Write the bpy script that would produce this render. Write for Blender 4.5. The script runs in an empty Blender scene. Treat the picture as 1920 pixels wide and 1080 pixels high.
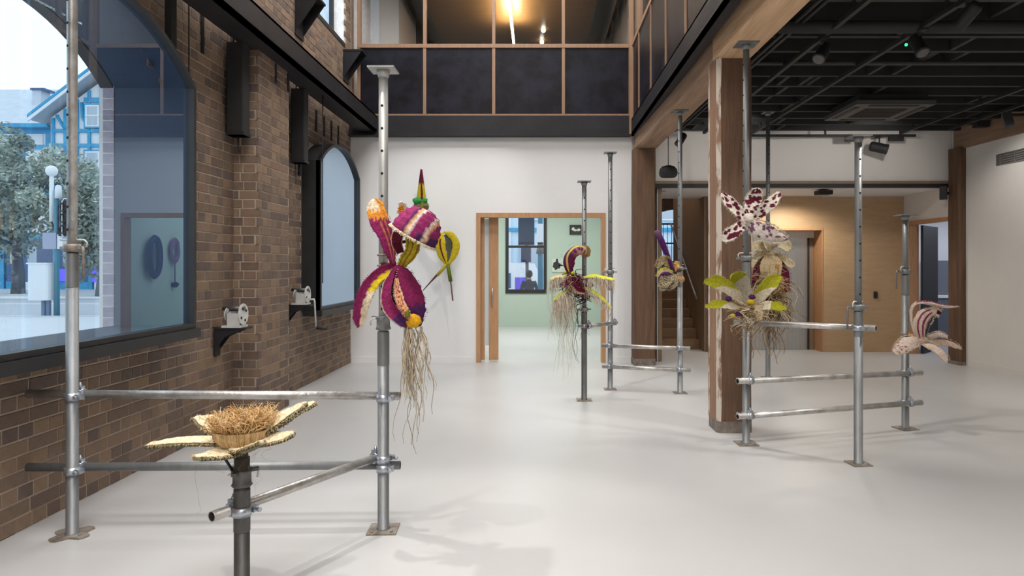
import bpy, bmesh, math, random
from mathutils import Vector, Matrix, noise
R = random.Random(7)
SC = bpy.context.scene
COL = SC.collection
F, VX, VY, EYE = 1280.0, 1010.0, 500.0, 1.5      # lens in pixels, vanishing point, eye height

# ------------------------------------------------------------------ camera, sky, lights, exposure
cd = bpy.data.cameras.new('camera'); cam = bpy.data.objects.new('camera', cd); COL.objects.link(cam)
cam.location = (0, 0, EYE); cam.rotation_euler = (math.radians(90), 0, 0)
cd.sensor_width = 36; cd.lens = 24; cd.shift_x = -50/1920; cd.shift_y = -40/1920; cd.clip_end = 500
SC.camera = cam
w = bpy.data.worlds.new('sky'); SC.world = w; w.use_nodes = True
bg = w.node_tree.nodes['Background']; bg.inputs[0].default_value = (0.80, 0.91, 1.0, 1); bg.inputs[1].default_value = 1.75
vs = SC.view_settings; vs.view_transform = 'Standard'; vs.look = 'None'; vs.gamma = 1; vs.use_curve_mapping = False
vs.exposure = 0.0

def area(name, loc, size, power, col=(1, .97, .93), rot=(0, 0, 0)):
    l = bpy.data.lights.new(name, 'AREA'); l.shape = 'RECTANGLE'; l.size, l.size_y = size
    l.energy = power; l.color = col
    o = bpy.data.objects.new(name, l); COL.objects.link(o); o.location = loc; o.rotation_euler = rot
    return o
def spot(name, loc, target, power, angle=60, blend=.6, col=(1, .955, .90), soft=.05):
    l = bpy.data.lights.new(name, 'SPOT'); l.energy = power; l.spot_size = math.radians(angle); l.spot_blend = blend
    l.color = col; l.shadow_soft_size = soft
    o = bpy.data.objects.new(name, l); COL.objects.link(o); o.location = loc
    o.rotation_euler = (Vector(target)-Vector(loc)).to_track_quat('-Z', 'Y').to_euler()
    return o
area('void_fill', (-.6, 8.4, 7.3), (2.8, 3.0), 225, (1, .985, .97))  # soft overhead panels added for unseen high-level lights
area('void_fill', (-.6, 1.2, 7.3), (2.8, 4.4), 400, (1, .985, .97))
area('void_fill_front', (1.5, -1.2, 4.6), (5, 2.2), 190, (1, .98, .96))  # added front fill behind the camera, no fitting there
area('green_room_lamp', (-.6, 14, 3.2), (4, 4), 165, (1, 1, .98))
spot('foyer_lamp', (4.3, 11.3, 2.70), (4.3, 11.45, 0), 95, 160, .6, (1, .92, .8), .06)
area('side_room_lamp', (8, 12, 2.6), (1.5, 1.5), 30, (.75, .82, 1))
area('stair_lamp', (2.6, 14, 4.6), (.8, 2), 42, (1, .9, .78))
SPOTS = [((-2.15, 4.45, 6.6), (-.80, 3.75, 1.4), 520, 30), ((-2.2, 2.2, 6.8), (-1.3, 3.1, .7), 360, 30),
         ((-.6, 6.5, 6.8), (.35, 7.6, 1.4), 460, 40), ((-.3, 7.4, 6.6), (-1.45, 10.5, 1.8), 250, 36),
         ((3.2, 4.9, 3.32), (1.85, 5.6, 1.3), 125, 60), ((2.42, 5.85, 3.30), (3.5, 6.3, 1.0), 120, 60),
         ((5.3, 4.9, 3.3), (3.2, 9.1, 1.3), 150, 50), ((3.2, 5.85, 3.3), (1.6, 8.0, 1.4), 80, 50),
         ((2.9, 9.25, 3.42), (2.9, 10.7, 2.75), 22, 120), ((4.9, 9.35, 3.36), (4.9, 10.7, 2.75), 22, 120),  # added wash for the bulkhead, hung on no track
         ((5.30, 8.6, 3.40), (6.5, 8.8, 1.7), 62, 112), ((5.30, 6.2, 3.40), (6.5, 6.2, 1.7), 60, 112), ((5.30, 3.6, 3.40), (6.5, 3.6, 1.7), 40, 112)]  # added wash for the right wall, no fitting modelled
for x, y, e in ((3.2, 1.2, 150), (5.42, 3.0, 165), (3.2, 7.7, 75), (5.42, 7.4, 80)):
    spot('wide_gallery_fill', (x, y, 3.40), (x-.1, y+.1, 0), e, 140, 1, (1, .95, .88), .12)  # added wide fill for the gallery, without spotlight heads
for i, (p, t, e, a) in enumerate(SPOTS):
    spot('spot_and_wash', p, t, e, a)

# ------------------------------------------------------------------ helpers
def lin(c):
    return tuple(((x/255)/12.92 if x/255 <= .04045 else ((x/255+.055)/1.055)**2.4) for x in c)
def at(px, py, Y):
    return Vector(((px-VX)*Y/F, Y, EYE-(py-VY)*Y/F))
def V(*a): return Vector(a)
def lerp(a, b, t): return a+(b-a)*t
def interp(tab, u):
    if u <= tab[0][0]: return tab[0][1]
    for (a, x), (b, y) in zip(tab, tab[1:]):
        if u <= b:
            t = (u-a)/(b-a); t = t*t*(3-2*t); return x+(y-x)*t
    return tab[-1][1]
def spline(pts, u):
    n = len(pts)-1; s = min(max(u, 0), 1)*n; i = min(int(s), n-1); t = s-i
    p1, p2 = pts[i], pts[i+1]
    p0 = pts[i-1] if i else p1*2-p2
    p3 = pts[i+2] if i+2 <= n else p2*2-p1
    return .5*((2*p1)+(p2-p0)*t+(2*p0-5*p1+4*p2-p3)*t*t+(3*p1-p0-3*p2+p3)*t*t*t)

ORG = {}
def origin(o):
    v = Vector((0, 0, 0))
    while o is not None:
        v = v+Vector(o.location); o = o.parent
    return v
class MB:
    def __init__(s): s.v = []; s.f = []; s.c = []; s.sm = []; s.mi = []; s.col = (1, 1, 1); s.m = 0
    def vert(s, p, c=None): s.v.append(tuple(p)); s.c.append(c or s.col); return len(s.v)-1
    def face(s, idx, smooth=False): s.f.append(tuple(idx)); s.sm.append(smooth); s.mi.append(s.m)
    def poly(s, pts): s.face([s.vert(p) for p in pts]); return s
    def box(s, a, b):
        x0, y0, z0 = [min(p, q) for p, q in zip(a, b)]; x1, y1, z1 = [max(p, q) for p, q in zip(a, b)]
        i = [s.vert(p) for p in ((x0,y0,z0),(x1,y0,z0),(x1,y1,z0),(x0,y1,z0),(x0,y0,z1),(x1,y0,z1),(x1,y1,z1),(x0,y1,z1))]
        for q in ((0,3,2,1),(4,5,6,7),(0,1,5,4),(1,2,6,5),(2,3,7,6),(3,0,4,7)): s.face([i[k] for k in q])
        return s
    def obox(s, c, ax, ay, az, h):          # oriented box: centre, three unit axes, half sizes
        c = Vector(c); i = []
        for sz in (-1, 1):
            for sx, sy in ((-1,-1),(1,-1),(1,1),(-1,1)):
                i.append(s.vert(c+ax*h[0]*sx+ay*h[1]*sy+az*h[2]*sz))
        for q in ((0,3,2,1),(4,5,6,7),(0,1,5,4),(1,2,6,5),(2,3,7,6),(3,0,4,7)): s.face([i[k] for k in q])
        return s
    def tube(s, path, r, n=10, cols=None, caps=True, smooth=True):
        path = [Vector(p) for p in path]; N = len(path); rr = r if isinstance(r, (list, tuple)) else [r]*N
        ref = None; rings = []
        for k in range(N):
            t = (path[min(k+1, N-1)]-path[max(k-1, 0)])
            t = t.normalized() if t.length > 1e-9 else Vector((0, 0, 1))
            if ref is None:
                ref = t.cross(Vector((0, 0, 1)));
                if ref.length < 1e-3: ref = Vector((1, 0, 0))
                ref.normalize()
            ref = (ref-t*ref.dot(t)); ref = ref.normalized() if ref.length > 1e-6 else t.orthogonal().normalized()
            b = t.cross(ref)
            c = cols[k] if cols else None
            rings.append([s.vert(path[k]+(ref*math.cos(2*math.pi*j/n)+b*math.sin(2*math.pi*j/n))*rr[k], c) for j in range(n)])
        for a, b in zip(rings, rings[1:]):
            for j in range(n): s.face((a[j], a[(j+1) % n], b[(j+1) % n], b[j]), smooth)
        if caps and n > 2:
            s.face(rings[0][::-1]); s.face(rings[-1])
        return s
    def pipe(s, a, b, ro, ri, n=16):         # open hollow tube
        a, b = Vector(a), Vector(b); t = (b-a).normalized(); u = t.orthogonal().normalized(); w_ = t.cross(u)
        g = []
        for p, r in ((a, ri), (a, ro), (b, ro), (b, ri)):
            g.append([s.vert(p+(u*math.cos(2*math.pi*j/n)+w_*math.sin(2*math.pi*j/n))*r) for j in range(n)])
        for k in range(4):
            A, B = g[k], g[(k+1) % 4]
            for j in range(n): s.face((A[j], A[(j+1) % n], B[(j+1) % n], B[j]), k in (1, 3))
        return s
    def lathe(s, c, prof, n=20, ax=None, smooth=True):   # prof: (radius, height) along axis
        c = Vector(c); ax = Vector(ax or (0, 0, 1)).normalized(); u = ax.orthogonal().normalized(); w_ = ax.cross(u)
        rings = [[s.vert(c+ax*h+(u*math.cos(2*math.pi*j/n)+w_*math.sin(2*math.pi*j/n))*r) for j in range(n)] for r, h in prof]
        for a, b in zip(rings, rings[1:]):
            for j in range(n): s.face((a[j], a[(j+1) % n], b[(j+1) % n], b[j]), smooth)
        s.face(rings[0][::-1]); s.face(rings[-1])
        return s
    def prism(s, pts, ext):                  # polygon extruded along vector
        ext = Vector(ext); a = [s.vert(p) for p in pts]; b = [s.vert(Vector(p)+ext) for p in pts]
        s.face(a[::-1]); s.face(b); n = len(pts)
        for j in range(n): s.face((a[j], a[(j+1) % n], b[(j+1) % n], b[j]))
        return s
    def ball(s, c, r, nu=12, nv=8, sc=(1, 1, 1), bump=0, col=None):
        c = Vector(c); rows = []
        for i in range(nv+1):
            th = math.pi*i/nv; row = []
            for j in range(nu):
                ph = 2*math.pi*j/nu
                d = Vector((math.sin(th)*math.cos(ph)*sc[0], math.sin(th)*math.sin(ph)*sc[1], math.cos(th)*sc[2]))
                k = 1+(bump*noise.noise(d*3+c*7) if bump else 0)
                row.append(s.vert(c+d*r*k, col))
            rows.append(row)
        for a, b in zip(rows, rows[1:]):
            for j in range(nu): s.face((a[j], b[j], b[(j+1) % nu], a[(j+1) % nu]), True)
        return s
    def build(s, name, mat, parent=None, **kw):
        o0 = origin(parent) if parent else Vector((0, 0, 0))
        me = bpy.data.meshes.new(name)
        me.from_pydata([(x-o0.x, y-o0.y, z-o0.z) for x, y, z in s.v], [], s.f)
        if any(s.sm): me.polygons.foreach_set('use_smooth', s.sm)
        for m in (mat if isinstance(mat, (list, tuple)) else [mat]): me.materials.append(m)
        if any(s.mi): me.polygons.foreach_set('material_index', s.mi)
        a = me.color_attributes.new('Col', 'FLOAT_COLOR', 'POINT')
        a.data.foreach_set('color', [x for c in s.c for x in (c[0], c[1], c[2], 1)])
        me.update()
        o = bpy.data.objects.new(name, me); COL.objects.link(o)
        if parent: o.parent = parent
        for k, val in kw.items(): o[k] = val
        return o
def empty(name, loc, label=None, cat=None, group=None, kind=None):
    o = bpy.data.objects.new(name, None); COL.objects.link(o); o.location = loc; o.empty_display_size = .1
    tag(o, label, cat, group, kind); return o
def tag(o, label=None, cat=None, group=None, kind=None):
    if label: o['label'] = label
    if cat: o['category'] = cat
    if group: o['group'] = group
    if kind: o['kind'] = kind
    return o
def bx(name, a, b, mat, parent=None, **kw): return MB().box(a, b).build(name, mat, parent, **kw)

# ------------------------------------------------------------------ materials
def mat(name, col, rough=.6, metal=0, col2=None, nscale=4, stretch=(1, 1, 1), bump=0, bscale=60, attr=False, spec=.5,
        contrast=(.35, .65), emit=None, detail=6):
    m = bpy.data.materials.new(name); m.use_nodes = True; nt = m.node_tree; N, L = nt.nodes, nt.links
    p = N['Principled BSDF']; p.inputs['Roughness'].default_value = rough; p.inputs['Metallic'].default_value = metal
    p.inputs['Specular IOR Level'].default_value = spec
    c = lin(col) if max(col) > 1 else col
    p.inputs['Base Color'].default_value = (*c, 1)
    tc = N.new('ShaderNodeTexCoord')
    src = None
    if col2 is not None or attr:
        mp = N.new('ShaderNodeMapping'); mp.inputs['Scale'].default_value = stretch; L.new(tc.outputs['Object'], mp.inputs[0])
        nz = N.new('ShaderNodeTexNoise'); nz.inputs['Scale'].default_value = nscale; nz.inputs['Detail'].default_value = detail
        nz.inputs['Roughness'].default_value = .65; L.new(mp.outputs[0], nz.inputs['Vector'])
        rp = N.new('ShaderNodeValToRGB'); rp.color_ramp.elements[0].position, rp.color_ramp.elements[1].position = contrast
        c2 = (lin(col2) if max(col2) > 1 else col2) if col2 is not None else (.62, .62, .62)
        if attr and col2 is None: c1 = (1, 1, 1)
        else: c1 = c
        rp.color_ramp.elements[0].color = (*c2, 1); rp.color_ramp.elements[1].color = (*c1, 1)
        L.new(nz.outputs['Fac'], rp.inputs[0]); src = rp.outputs[0]
        if attr:
            at_ = N.new('ShaderNodeAttribute'); at_.attribute_name = 'Col'
            mx = N.new('ShaderNodeMix'); mx.data_type = 'RGBA'; mx.blend_type = 'MULTIPLY'; mx.inputs[0].default_value = 1
            L.new(at_.outputs['Color'], mx.inputs[6]); L.new(src, mx.inputs[7]); src = mx.outputs[2]
        L.new(src, p.inputs['Base Color'])
    if bump:
        bz = N.new('ShaderNodeTexNoise'); bz.inputs['Scale'].default_value = bscale; bz.inputs['Detail'].default_value = 4
        mp2 = N.new('ShaderNodeMapping'); mp2.inputs['Scale'].default_value = stretch; L.new(tc.outputs['Object'], mp2.inputs[0])
        L.new(mp2.outputs[0], bz.inputs['Vector'])
        b = N.new('ShaderNodeBump'); b.inputs['Strength'].default_value = bump; b.inputs['Distance'].default_value = .01
        L.new(bz.outputs['Fac'], b.inputs['Height']); L.new(b.outputs[0], p.inputs['Normal'])
    if emit:
        p.inputs['Emission Color'].default_value = (*lin(emit[0]), 1); p.inputs['Emission Strength'].default_value = emit[1]
    return m
def glass_mat(name, tint=(.93, .97, 1), ior=1.5, boost=1.9, refl=(.9, .96, 1)):
    m = bpy.data.materials.new(name); m.use_nodes = True; nt = m.node_tree; N, L = nt.nodes, nt.links
    for n in list(N): N.remove(n)
    o = N.new('ShaderNodeOutputMaterial'); t = N.new('ShaderNodeBsdfTransparent'); t.inputs[0].default_value = (*tint, 1)
    g = N.new('ShaderNodeBsdfGlossy'); g.inputs['Roughness'].default_value = 0.0; g.inputs[0].default_value = (*refl, 1)
    lw = N.new('ShaderNodeLayerWeight'); lw.inputs[0].default_value = .5      # Schlick: both faces of the pane
    pw = N.new('ShaderNodeMath'); pw.operation = 'POWER'; pw.inputs[1].default_value = 5; L.new(lw.outputs['Facing'], pw.inputs[0])
    f0 = ((ior-1)/(ior+1))**2
    ml = N.new('ShaderNodeMath'); ml.operation = 'MULTIPLY_ADD'; ml.inputs[1].default_value = (1-f0)*boost; ml.inputs[2].default_value = f0*boost
    ml.use_clamp = True; L.new(pw.outputs[0], ml.inputs[0])
    mx = N.new('ShaderNodeMixShader'); L.new(ml.outputs[0], mx.inputs[0])
    L.new(t.outputs[0], mx.inputs[1]); L.new(g.outputs[0], mx.inputs[2]); L.new(mx.outputs[0], o.inputs[0])
    return m
M = {}
M['white'] = mat('white_paint', (.80, .795, .79), .55, col2=(.775, .77, .765), nscale=1.5)
M['warmwhite'] = mat('warm_white_paint', (.72, .69, .66), .55, col2=(.69, .665, .635), nscale=1.5)
M['floor'] = mat('floor_resin', (.525, .52, .513), .36, col2=(.50, .495, .488), nscale=.8, spec=.45)
M['mortar'] = mat('mortar', (.52, .43, .34), .9, col2=(.40, .325, .255), nscale=9, bump=.4, bscale=120)
M['brick'] = mat('brick_clay', (1, 1, 1), .85, attr=True, col2=(.78, .78, .80), nscale=14, bump=.5, bscale=90, contrast=(.3, .62))
M['black'] = mat('black_paint', (.012, .012, .013), .6, col2=(.02, .02, .02), nscale=5)
M['joist'] = mat('black_joist', (.024, .023, .023), .7, col2=(.018, .0175, .0175), nscale=5)
M['steel_black'] = mat('black_steel', (.028, .027, .031), .5, 0, col2=(.018, .017, .02), nscale=3, spec=.25)
M['frame'] = mat('window_steel', (.022, .022, .024), .5, .1, col2=(.017, .017, .019), nscale=3)
M['lining'] = mat('window_lining', (.034, .054, .098), .55, col2=(.026, .042, .08), nscale=2)  # dark steel lining with blue daylight put into its colour
M['panel_dark'] = mat('dark_panel', (.016, .016, .026), .40, .0, col2=(.006, .005, .007), nscale=2.6, bump=.3, bscale=5, spec=.16, contrast=(.4, .62))
M['batten'] = mat('timber_batten', (.34, .20, .12), .5, col2=(.27, .15, .085), nscale=5, stretch=(6, 6, .6))
M['oak'] = mat('oak_trim', (.52, .285, .14), .45, col2=(.43, .225, .105), nscale=5, stretch=(6, 6, .7))
M['timber'] = mat('old_timber', (.165, .088, .048), .75, col2=(.075, .04, .023), nscale=4, stretch=(5, 5, .45), bump=.5, bscale=14, contrast=(.3, .7))
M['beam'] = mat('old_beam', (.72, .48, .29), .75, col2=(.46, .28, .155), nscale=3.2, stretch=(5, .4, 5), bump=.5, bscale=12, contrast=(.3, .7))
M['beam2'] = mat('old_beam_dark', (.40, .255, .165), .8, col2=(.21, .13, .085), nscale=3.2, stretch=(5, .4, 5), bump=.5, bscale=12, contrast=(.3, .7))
M['paintedge'] = mat('worn_paint', (.62, .55, .48), .8, col2=(.27, .16, .10), nscale=7, stretch=(2, 2, .5), contrast=(.42, .52))
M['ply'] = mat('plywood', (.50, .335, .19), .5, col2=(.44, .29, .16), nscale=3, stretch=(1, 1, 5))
M['plydark'] = mat('dark_plywood', (.27, .18, .115), .55, col2=(.22, .15, .095), nscale=3, stretch=(3, 3, .6))  # darker brown plywood of the stair walls and trims
M['stair'] = mat('stair_timber', (.26, .15, .075), .5, col2=(.20, .115, .055), nscale=4, stretch=(.6, 5, 5))
M['woodceil'] = mat('wood_ceiling', (.42, .235, .095), .35, col2=(.33, .18, .07), nscale=4, stretch=(.35, 9, 1))
M['inox'] = mat('lift_steel', (.50, .50, .50), .28, .9, col2=(.44, .44, .44), nscale=4, stretch=(8, 8, .2))
M['galv'] = mat('galvanised_steel', (.29, .30, .305), .5, .6, col2=(.17, .175, .175), nscale=7, stretch=(1, 1, .35), bump=.15, bscale=40, contrast=(.25, .7))
M['galv_old'] = mat('weathered_tube', (.62, .61, .59), .36, .75, col2=(.32, .29, .26), nscale=9, bump=.25, bscale=45, contrast=(.3, .66))
M['galv_dark'] = mat('dull_steel', (.17, .17, .165), .5, .7, col2=(.08, .075, .07), nscale=8, stretch=(1, 1, .4), contrast=(.25, .7))
M['bore_shade'] = mat('bore_shade', (.03, .027, .024), .9)  # shade of the hollow tube put into a near-black colour
M['rust'] = mat('rusty_steel', (.40, .36, .32), .55, .5, col2=(.22, .17, .13), nscale=14, contrast=(.35, .65))
M['zinc'] = mat('zinc_coupler', (.56, .60, .66), .35, .85, col2=(.34, .37, .42), nscale=20)
M['hole'] = mat('hole_shade', (.004, .004, .004), .9)  # near-black discs stand in for the shade inside holes
M['yarn'] = mat('yarn', (1, 1, 1), .9, attr=True, nscale=60, bump=.9, bscale=140, contrast=(.3, .6), spec=.2)
M['fibre'] = mat('raffia_fibre', (1, 1, 1), .8, attr=True, nscale=30, spec=.25)
M['plain'] = mat('painted', (1, 1, 1), .55, attr=True, nscale=3, contrast=(.1, .4))
M['green'] = mat('sage_paint', (.46, .55, .475), .6, col2=(.44, .53, .455), nscale=1)
M['inner_tube'] = mat('bright_inner_tube', (.46, .46, .44), .45, .35, col2=(.36, .36, .34), nscale=8, stretch=(1, 1, .4))
M['white_metal'] = mat('white_metal', (.72, .72, .70), .35, .2, col2=(.6, .6, .58), nscale=8)
M['glass'] = glass_mat('window_glass', (.86, .95, 1), 1.5, 3.7, (.62, .80, 1))
M['glass_in'] = glass_mat('pane_glass', (.95, .96, .97), 1.45, 1.2)
M['lamp'] = mat('lamp_face', (1, 1, 1), .5, emit=((255, 244, 225), 9))
M['led'] = mat('green_led', (0, .3, .1), .5, emit=((40, 255, 140), 3))
M['concrete'] = mat('concrete', (.24, .21, .18), .85, col2=(.13, .10, .08), nscale=12)
# ------------------------------------------------------------------ room shell
S = 'structure'
WX = -2.94; YB = 10.67; PX = -2.70; PY0, PY1 = 6.58, 7.38
def struct(name, mb, m, parent=None, **kw):
    o = mb.build(name, m, parent, **kw)
    if parent is None: o['kind'] = S
    return o
struct('floor', MB().box((-3.0, -3.2, -.12), (10, 17.3, 0)), M['floor'])
# windows in the brick wall: (centre y, half width, sill z, spring z, rise)
WIN = [(4.33, 1.05, 1.02, 2.91, .40), (9.39, .93, .96, 2.82, .34)]
def arch_z(wn, y, grow=0):
    c, h, s, sp, ri = wn; h += grow; ri += grow
    rad = (h*h+ri*ri)/(2*ri); d = abs(y-c)
    return None if d > h+1e-6 else sp+math.sqrt(max(rad*rad-d*d, 0))-(rad-ri)
UP = (8.75, 10.35, 4.88, 6.9)               # the high window
ZT = 7.6
def backing():
    b = MB(); ys = [-3.2, 1.4]
    ys = [-3.2]+[wn[0]+wn[1]*math.cos(math.pi*k/24)*-1 for wn in WIN for k in range(25)]+[UP[0], UP[1], YB+.2]
    ys = sorted(set(round(y, 4) for y in ys)); X = WX-.002
    for y0, y1 in zip(ys, ys[1:]):
        ym = (y0+y1)/2; lo = 0
        segs = []
        for wn in WIN:
            if wn[0]-wn[1] < ym < wn[0]+wn[1]:
                segs.append((wn[2], wn[2], arch_z(wn, y0) or wn[3], arch_z(wn, y1) or wn[3]))
        if UP[0] < ym < UP[1]: segs.append((UP[2], UP[2], UP[3], UP[3]))
        l0 = l1 = 0
        for a0, a1, t0, t1 in segs:
            b.poly([(X, y0, l0), (X, y1, l1), (X, y1, a1), (X, y0, a0)]); l0, l1 = t0, t1
        b.poly([(X, y0, l0), (X, y1, l1), (X, y1, ZT), (X, y0, ZT)])
    b.box((X-.02, PY0+.002, 0), (PX-.002, PY1-.002, 3.9))       # pier core
    return b
wall_left = struct('wall_left', backing(), M['mortar'])
# --- bricks in English bond
ST, HD, CH, J = .230, .110, .076, .010
BC = [(136,114,96), (126,106,90), (144,120,100), (118,98,84), (130,109,93), (110,94,86), (146,122,99), (127,109,96), (138,113,95), (115,97,86)]
def in_open(y, z):
    for wn in WIN:
        a = arch_z(wn, y, .0)
        if a and wn[2] < z < a: return True
    return UP[0] < y < UP[1] and UP[2] < z < UP[3]
def brick_mesh(wid, dep, col):
    mb = MB(); mb.col = lin(col); h, d = wid/2, dep
    e = .003
    # five faces and a worn bevel, seen face at +X, width along Y
    a = [(0, -h, 0), (0, h, 0), (0, h, CH), (0, -h, CH)]
    f = [(d, -h+e, e), (d, h-e, e), (d, h-e, CH-e), (d, -h+e, CH-e)]
    g = [(d-e, -h, 0), (d-e, h, 0), (d-e, h, CH), (d-e, -h, CH)]
    A = [mb.vert(p) for p in a]; G = [mb.vert(p) for p in g]; Fv = [mb.vert(p) for p in f]
    mb.face(Fv)
    for k in range(4):
        n = (k+1) % 4; mb.face((A[k], A[n], G[n], G[k])); mb.face((G[k], G[n], Fv[n], Fv[k]))
    return mb
LIB = {}
for wd in (ST, HD):
    for ci, c in enumerate(BC):
        o = brick_mesh(wd, .013, c).build('brick', M['brick'], None); LIB[wd, ci] = o.data; bpy.data.objects.remove(o)
bricks = []                                  # (score, wid, colour, matrix)
def courses(y0, y1, z1, place, ztop=None, vis=None):
    for k in range(int(z1/(CH+J))):
        z = .004+k*(CH+J); wd = ST if k % 2 else HD; step = wd+J
        y = y0+J/2-(0 if k % 2 else .03)+((k*7919) % 5-2)*.004
        off = .06 if k % 2 else 0
        y += off
        if y > y0+.05: place(y0+(y-J-y0)/2, y-J-y0-.003, z, wd)
        while y < y1-.03:
            wv = min(wd, y1-y-.004)
            place(y+wv/2, wv, z, wd); y += step
def put(face):
    def place(yc, wv, z, wd):
        if wv < .03: return
        jx = R.uniform(-.0018, .0018)
        if face == 'wall':
            zmax = EYE+500/F*yc+.35
            if z > zmax or in_open(yc, z+CH/2): return
            if PY0 < yc < PY1 and z < 3.9: return
            m = Matrix.Translation((WX-.010+jx, yc, z)); sc = 1/max(yc, 1)**3*(1 if yc > 3.62 and z < 1.45 else .2)
        elif face == 'front':
            m = Matrix.Translation((PX-.010+jx, yc, z)); sc = .1/yc**3
        else:
            m = Matrix.Translation((yc, PY0+.010+jx, z)) @ Matrix.Rotation(-math.pi/2, 4, 'Z'); sc = .1/PY0**3
        bricks.append((sc, wv, R.randrange(len(BC)), m @ Matrix.Scale(wv/wd, 4, (0, 1, 0)), wd))
    return place
courses(2.2, YB, 6.2, put('wall'))
courses(PY0, PY1, 3.85, put('front'))
courses(WX, PX, 3.85, put('side'))
bricks.sort(key=lambda b: -b[0])
for sc, wv, ci, m, wd in bricks[:296]:
    o = bpy.data.objects.new('brick', LIB[wd, ci]); COL.objects.link(o); o.parent = wall_left; o.matrix_world = m
rest = MB()
for sc, wv, ci, m, wd in bricks[296:]:
    me = LIB[wd, ci]; c = lin(BC[ci]); base = len(rest.v)
    for v in me.vertices: rest.vert(m @ v.co, c)
    for p in me.polygons: rest.face([base+i for i in p.vertices])
rest.build('brickwork', M['brick'], wall_left, kind='stuff')

# --- deep steel box windows standing proud of the brick
def outline(wn, inset=0, n=20):
    c, h, s, sp, ri = wn; h2 = h-inset; pts = [(c-h2, s+inset)]
    rad = (h*h+ri*ri)/(2*ri)-inset; zc = sp+ri-(h*h+ri*ri)/(2*ri)
    a0 = math.asin(min(h2/rad, 1))
    for k in range(n+1):
        a = -a0+2*a0*k/n; pts.append((c+rad*math.sin(a), zc+rad*math.cos(a)))
    pts.append((c+h2, s+inset)); return pts
def box_window(idx, wn, front=-2.71, back=-3.33):
    o = outline(wn); i = outline(wn, .035); n = len(o); o2 = outline(wn, .018)
    shell = MB(); A = [shell.vert((front, y, z)) for y, z in o]; B = [shell.vert((back, y, z)) for y, z in o]
    C_ = [shell.vert((front-.03, y, z)) for y, z in o2]; D = [shell.vert((back, y, z)) for y, z in o2]
    for k in range(n):
        q = (k+1) % n
        shell.face((A[k], A[q], B[q], B[k])); shell.face((C_[q], C_[k], D[k], D[q])); shell.face((D[k], B[k], B[q], D[q]))
    shell.mi = [0 if k % 3 == 1 else 1 for k in range(len(shell.mi))]
    root = struct('window_%d' % idx, shell, [M['lining'], M['black']])
    fr = MB(); P = []
    for x, pts in ((front+.012, o), (front+.012, i), (front-.05, i), (front-.05, o)):
        P.append([fr.vert((x, y, z)) for y, z in pts])
    for a in range(4):
        X_, Y_ = P[a], P[(a+1) % 4]
        for k in range(n): q = (k+1) % n; fr.face((X_[k], X_[q], Y_[q], Y_[k]))
    fr.build('frame', M['frame'], root)
    c, h, s = wn[:3]
    MB().box((front-.20, c-h-.03, s-.075), (front+.035, c+h+.03, s-.003)).build('sill', M['frame'], root)
    g = MB(); g.poly([(front-.03, y, z) for y, z in i]); g.build('glass_pane', M['glass'], root)
    return root
win1 = box_window(1, WIN[0]); win2 = box_window(2, WIN[1])
for idx, (wn, root) in enumerate(zip(WIN, (win1, win2))):       # outer brick leaf at the jamb seen through the glass
    k = 0; z = wn[2]
    while z < wn[3]-.08:
        mb = MB(); mb.col = lin(((176,164,176), (164,152,164), (186,172,180))[k % 3]); wv = .085  # brick paled to mauve: glass tint and daylight glare put into the colour
        mb.box((-3.335-wv, wn[0]+wn[1]-.022, z), (-3.335, wn[0]+wn[1]+.2, z+.076)); mb.build('brick', M['brick'], root); z += .086; k += 1
    bx('jamb_mortar', (-3.45, wn[0]+wn[1]-.018, wn[2]), (-3.34, wn[0]+wn[1]+.2, wn[3]), M['warmwhite'], root)
    up = outline(wn, .02)
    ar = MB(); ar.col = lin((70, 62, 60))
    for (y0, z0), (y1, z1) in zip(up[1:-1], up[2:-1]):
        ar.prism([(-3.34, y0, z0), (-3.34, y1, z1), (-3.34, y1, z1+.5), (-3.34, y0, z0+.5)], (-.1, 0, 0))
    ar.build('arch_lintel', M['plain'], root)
# high window
w3 = struct('window_3', MB().box((-3.2, UP[0], UP[2]-.06), (-2.93, UP[1], UP[2])), M['frame'])
for a, b in (((UP[0], UP[2]), (UP[0]+.06, UP[3])), ((UP[1]-.06, UP[2]), (UP[1], UP[3])), (((UP[0]+UP[1])/2-.03, UP[2]), ((UP[0]+UP[1])/2+.03, UP[3]))):
    bx('frame', (-3.16, a[0], a[1]), (-3.10, b[0], b[1]), M['frame'], w3)
MB().poly([(-3.13, UP[0], UP[2]), (-3.13, UP[1], UP[2]), (-3.13, UP[1], UP[3]), (-3.13, UP[0], UP[3])]).build('glass_pane', M['glass'], w3)
MB().box((-3.3, UP[1]-.01, UP[2]), (-2.95, UP[1]+.02, UP[3])).build('reveal', M['brick'], w3)

# --- back wall with the sliding door opening
DX0, DX1, DZ = -.945, 1.015, 2.31
bw = MB(); bw.box((-3.5, YB+.001, 0), (DX0, YB+.13, 3.56)); bw.box((DX1, YB, 0), (1.46, YB+.13, 3.56)); bw.box((DX0, YB, DZ), (DX1, YB+.13, 3.56))
struct('wall_back', bw, M['white'])
bb = MB(); bb.box((-2.93, YB-.012, 0), (DX0-.07, YB, .09)); struct('baseboard_back', bb, M['white'])
bb = MB(); bb.box((DX1+.07, YB-.012, 0), (1.44, YB, .09)); struct('baseboard_back_2', bb, M['white'])
d1 = struct('door_1', MB().box((DX0-.03, YB-.02, DZ-.04), (DX1+.03, YB+.15, DZ+.03)), M['oak'])
for x in (DX0-.03, DX1-.035):
    bx('frame', (x, YB-.02, 0), (x+.065, YB+.15, DZ-.041), M['oak'], d1)
leaf = MB().box((-1.45, YB+.17, .02), (-.86, YB+.21, DZ)).build('leaf', M['oak'], d1)
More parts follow.
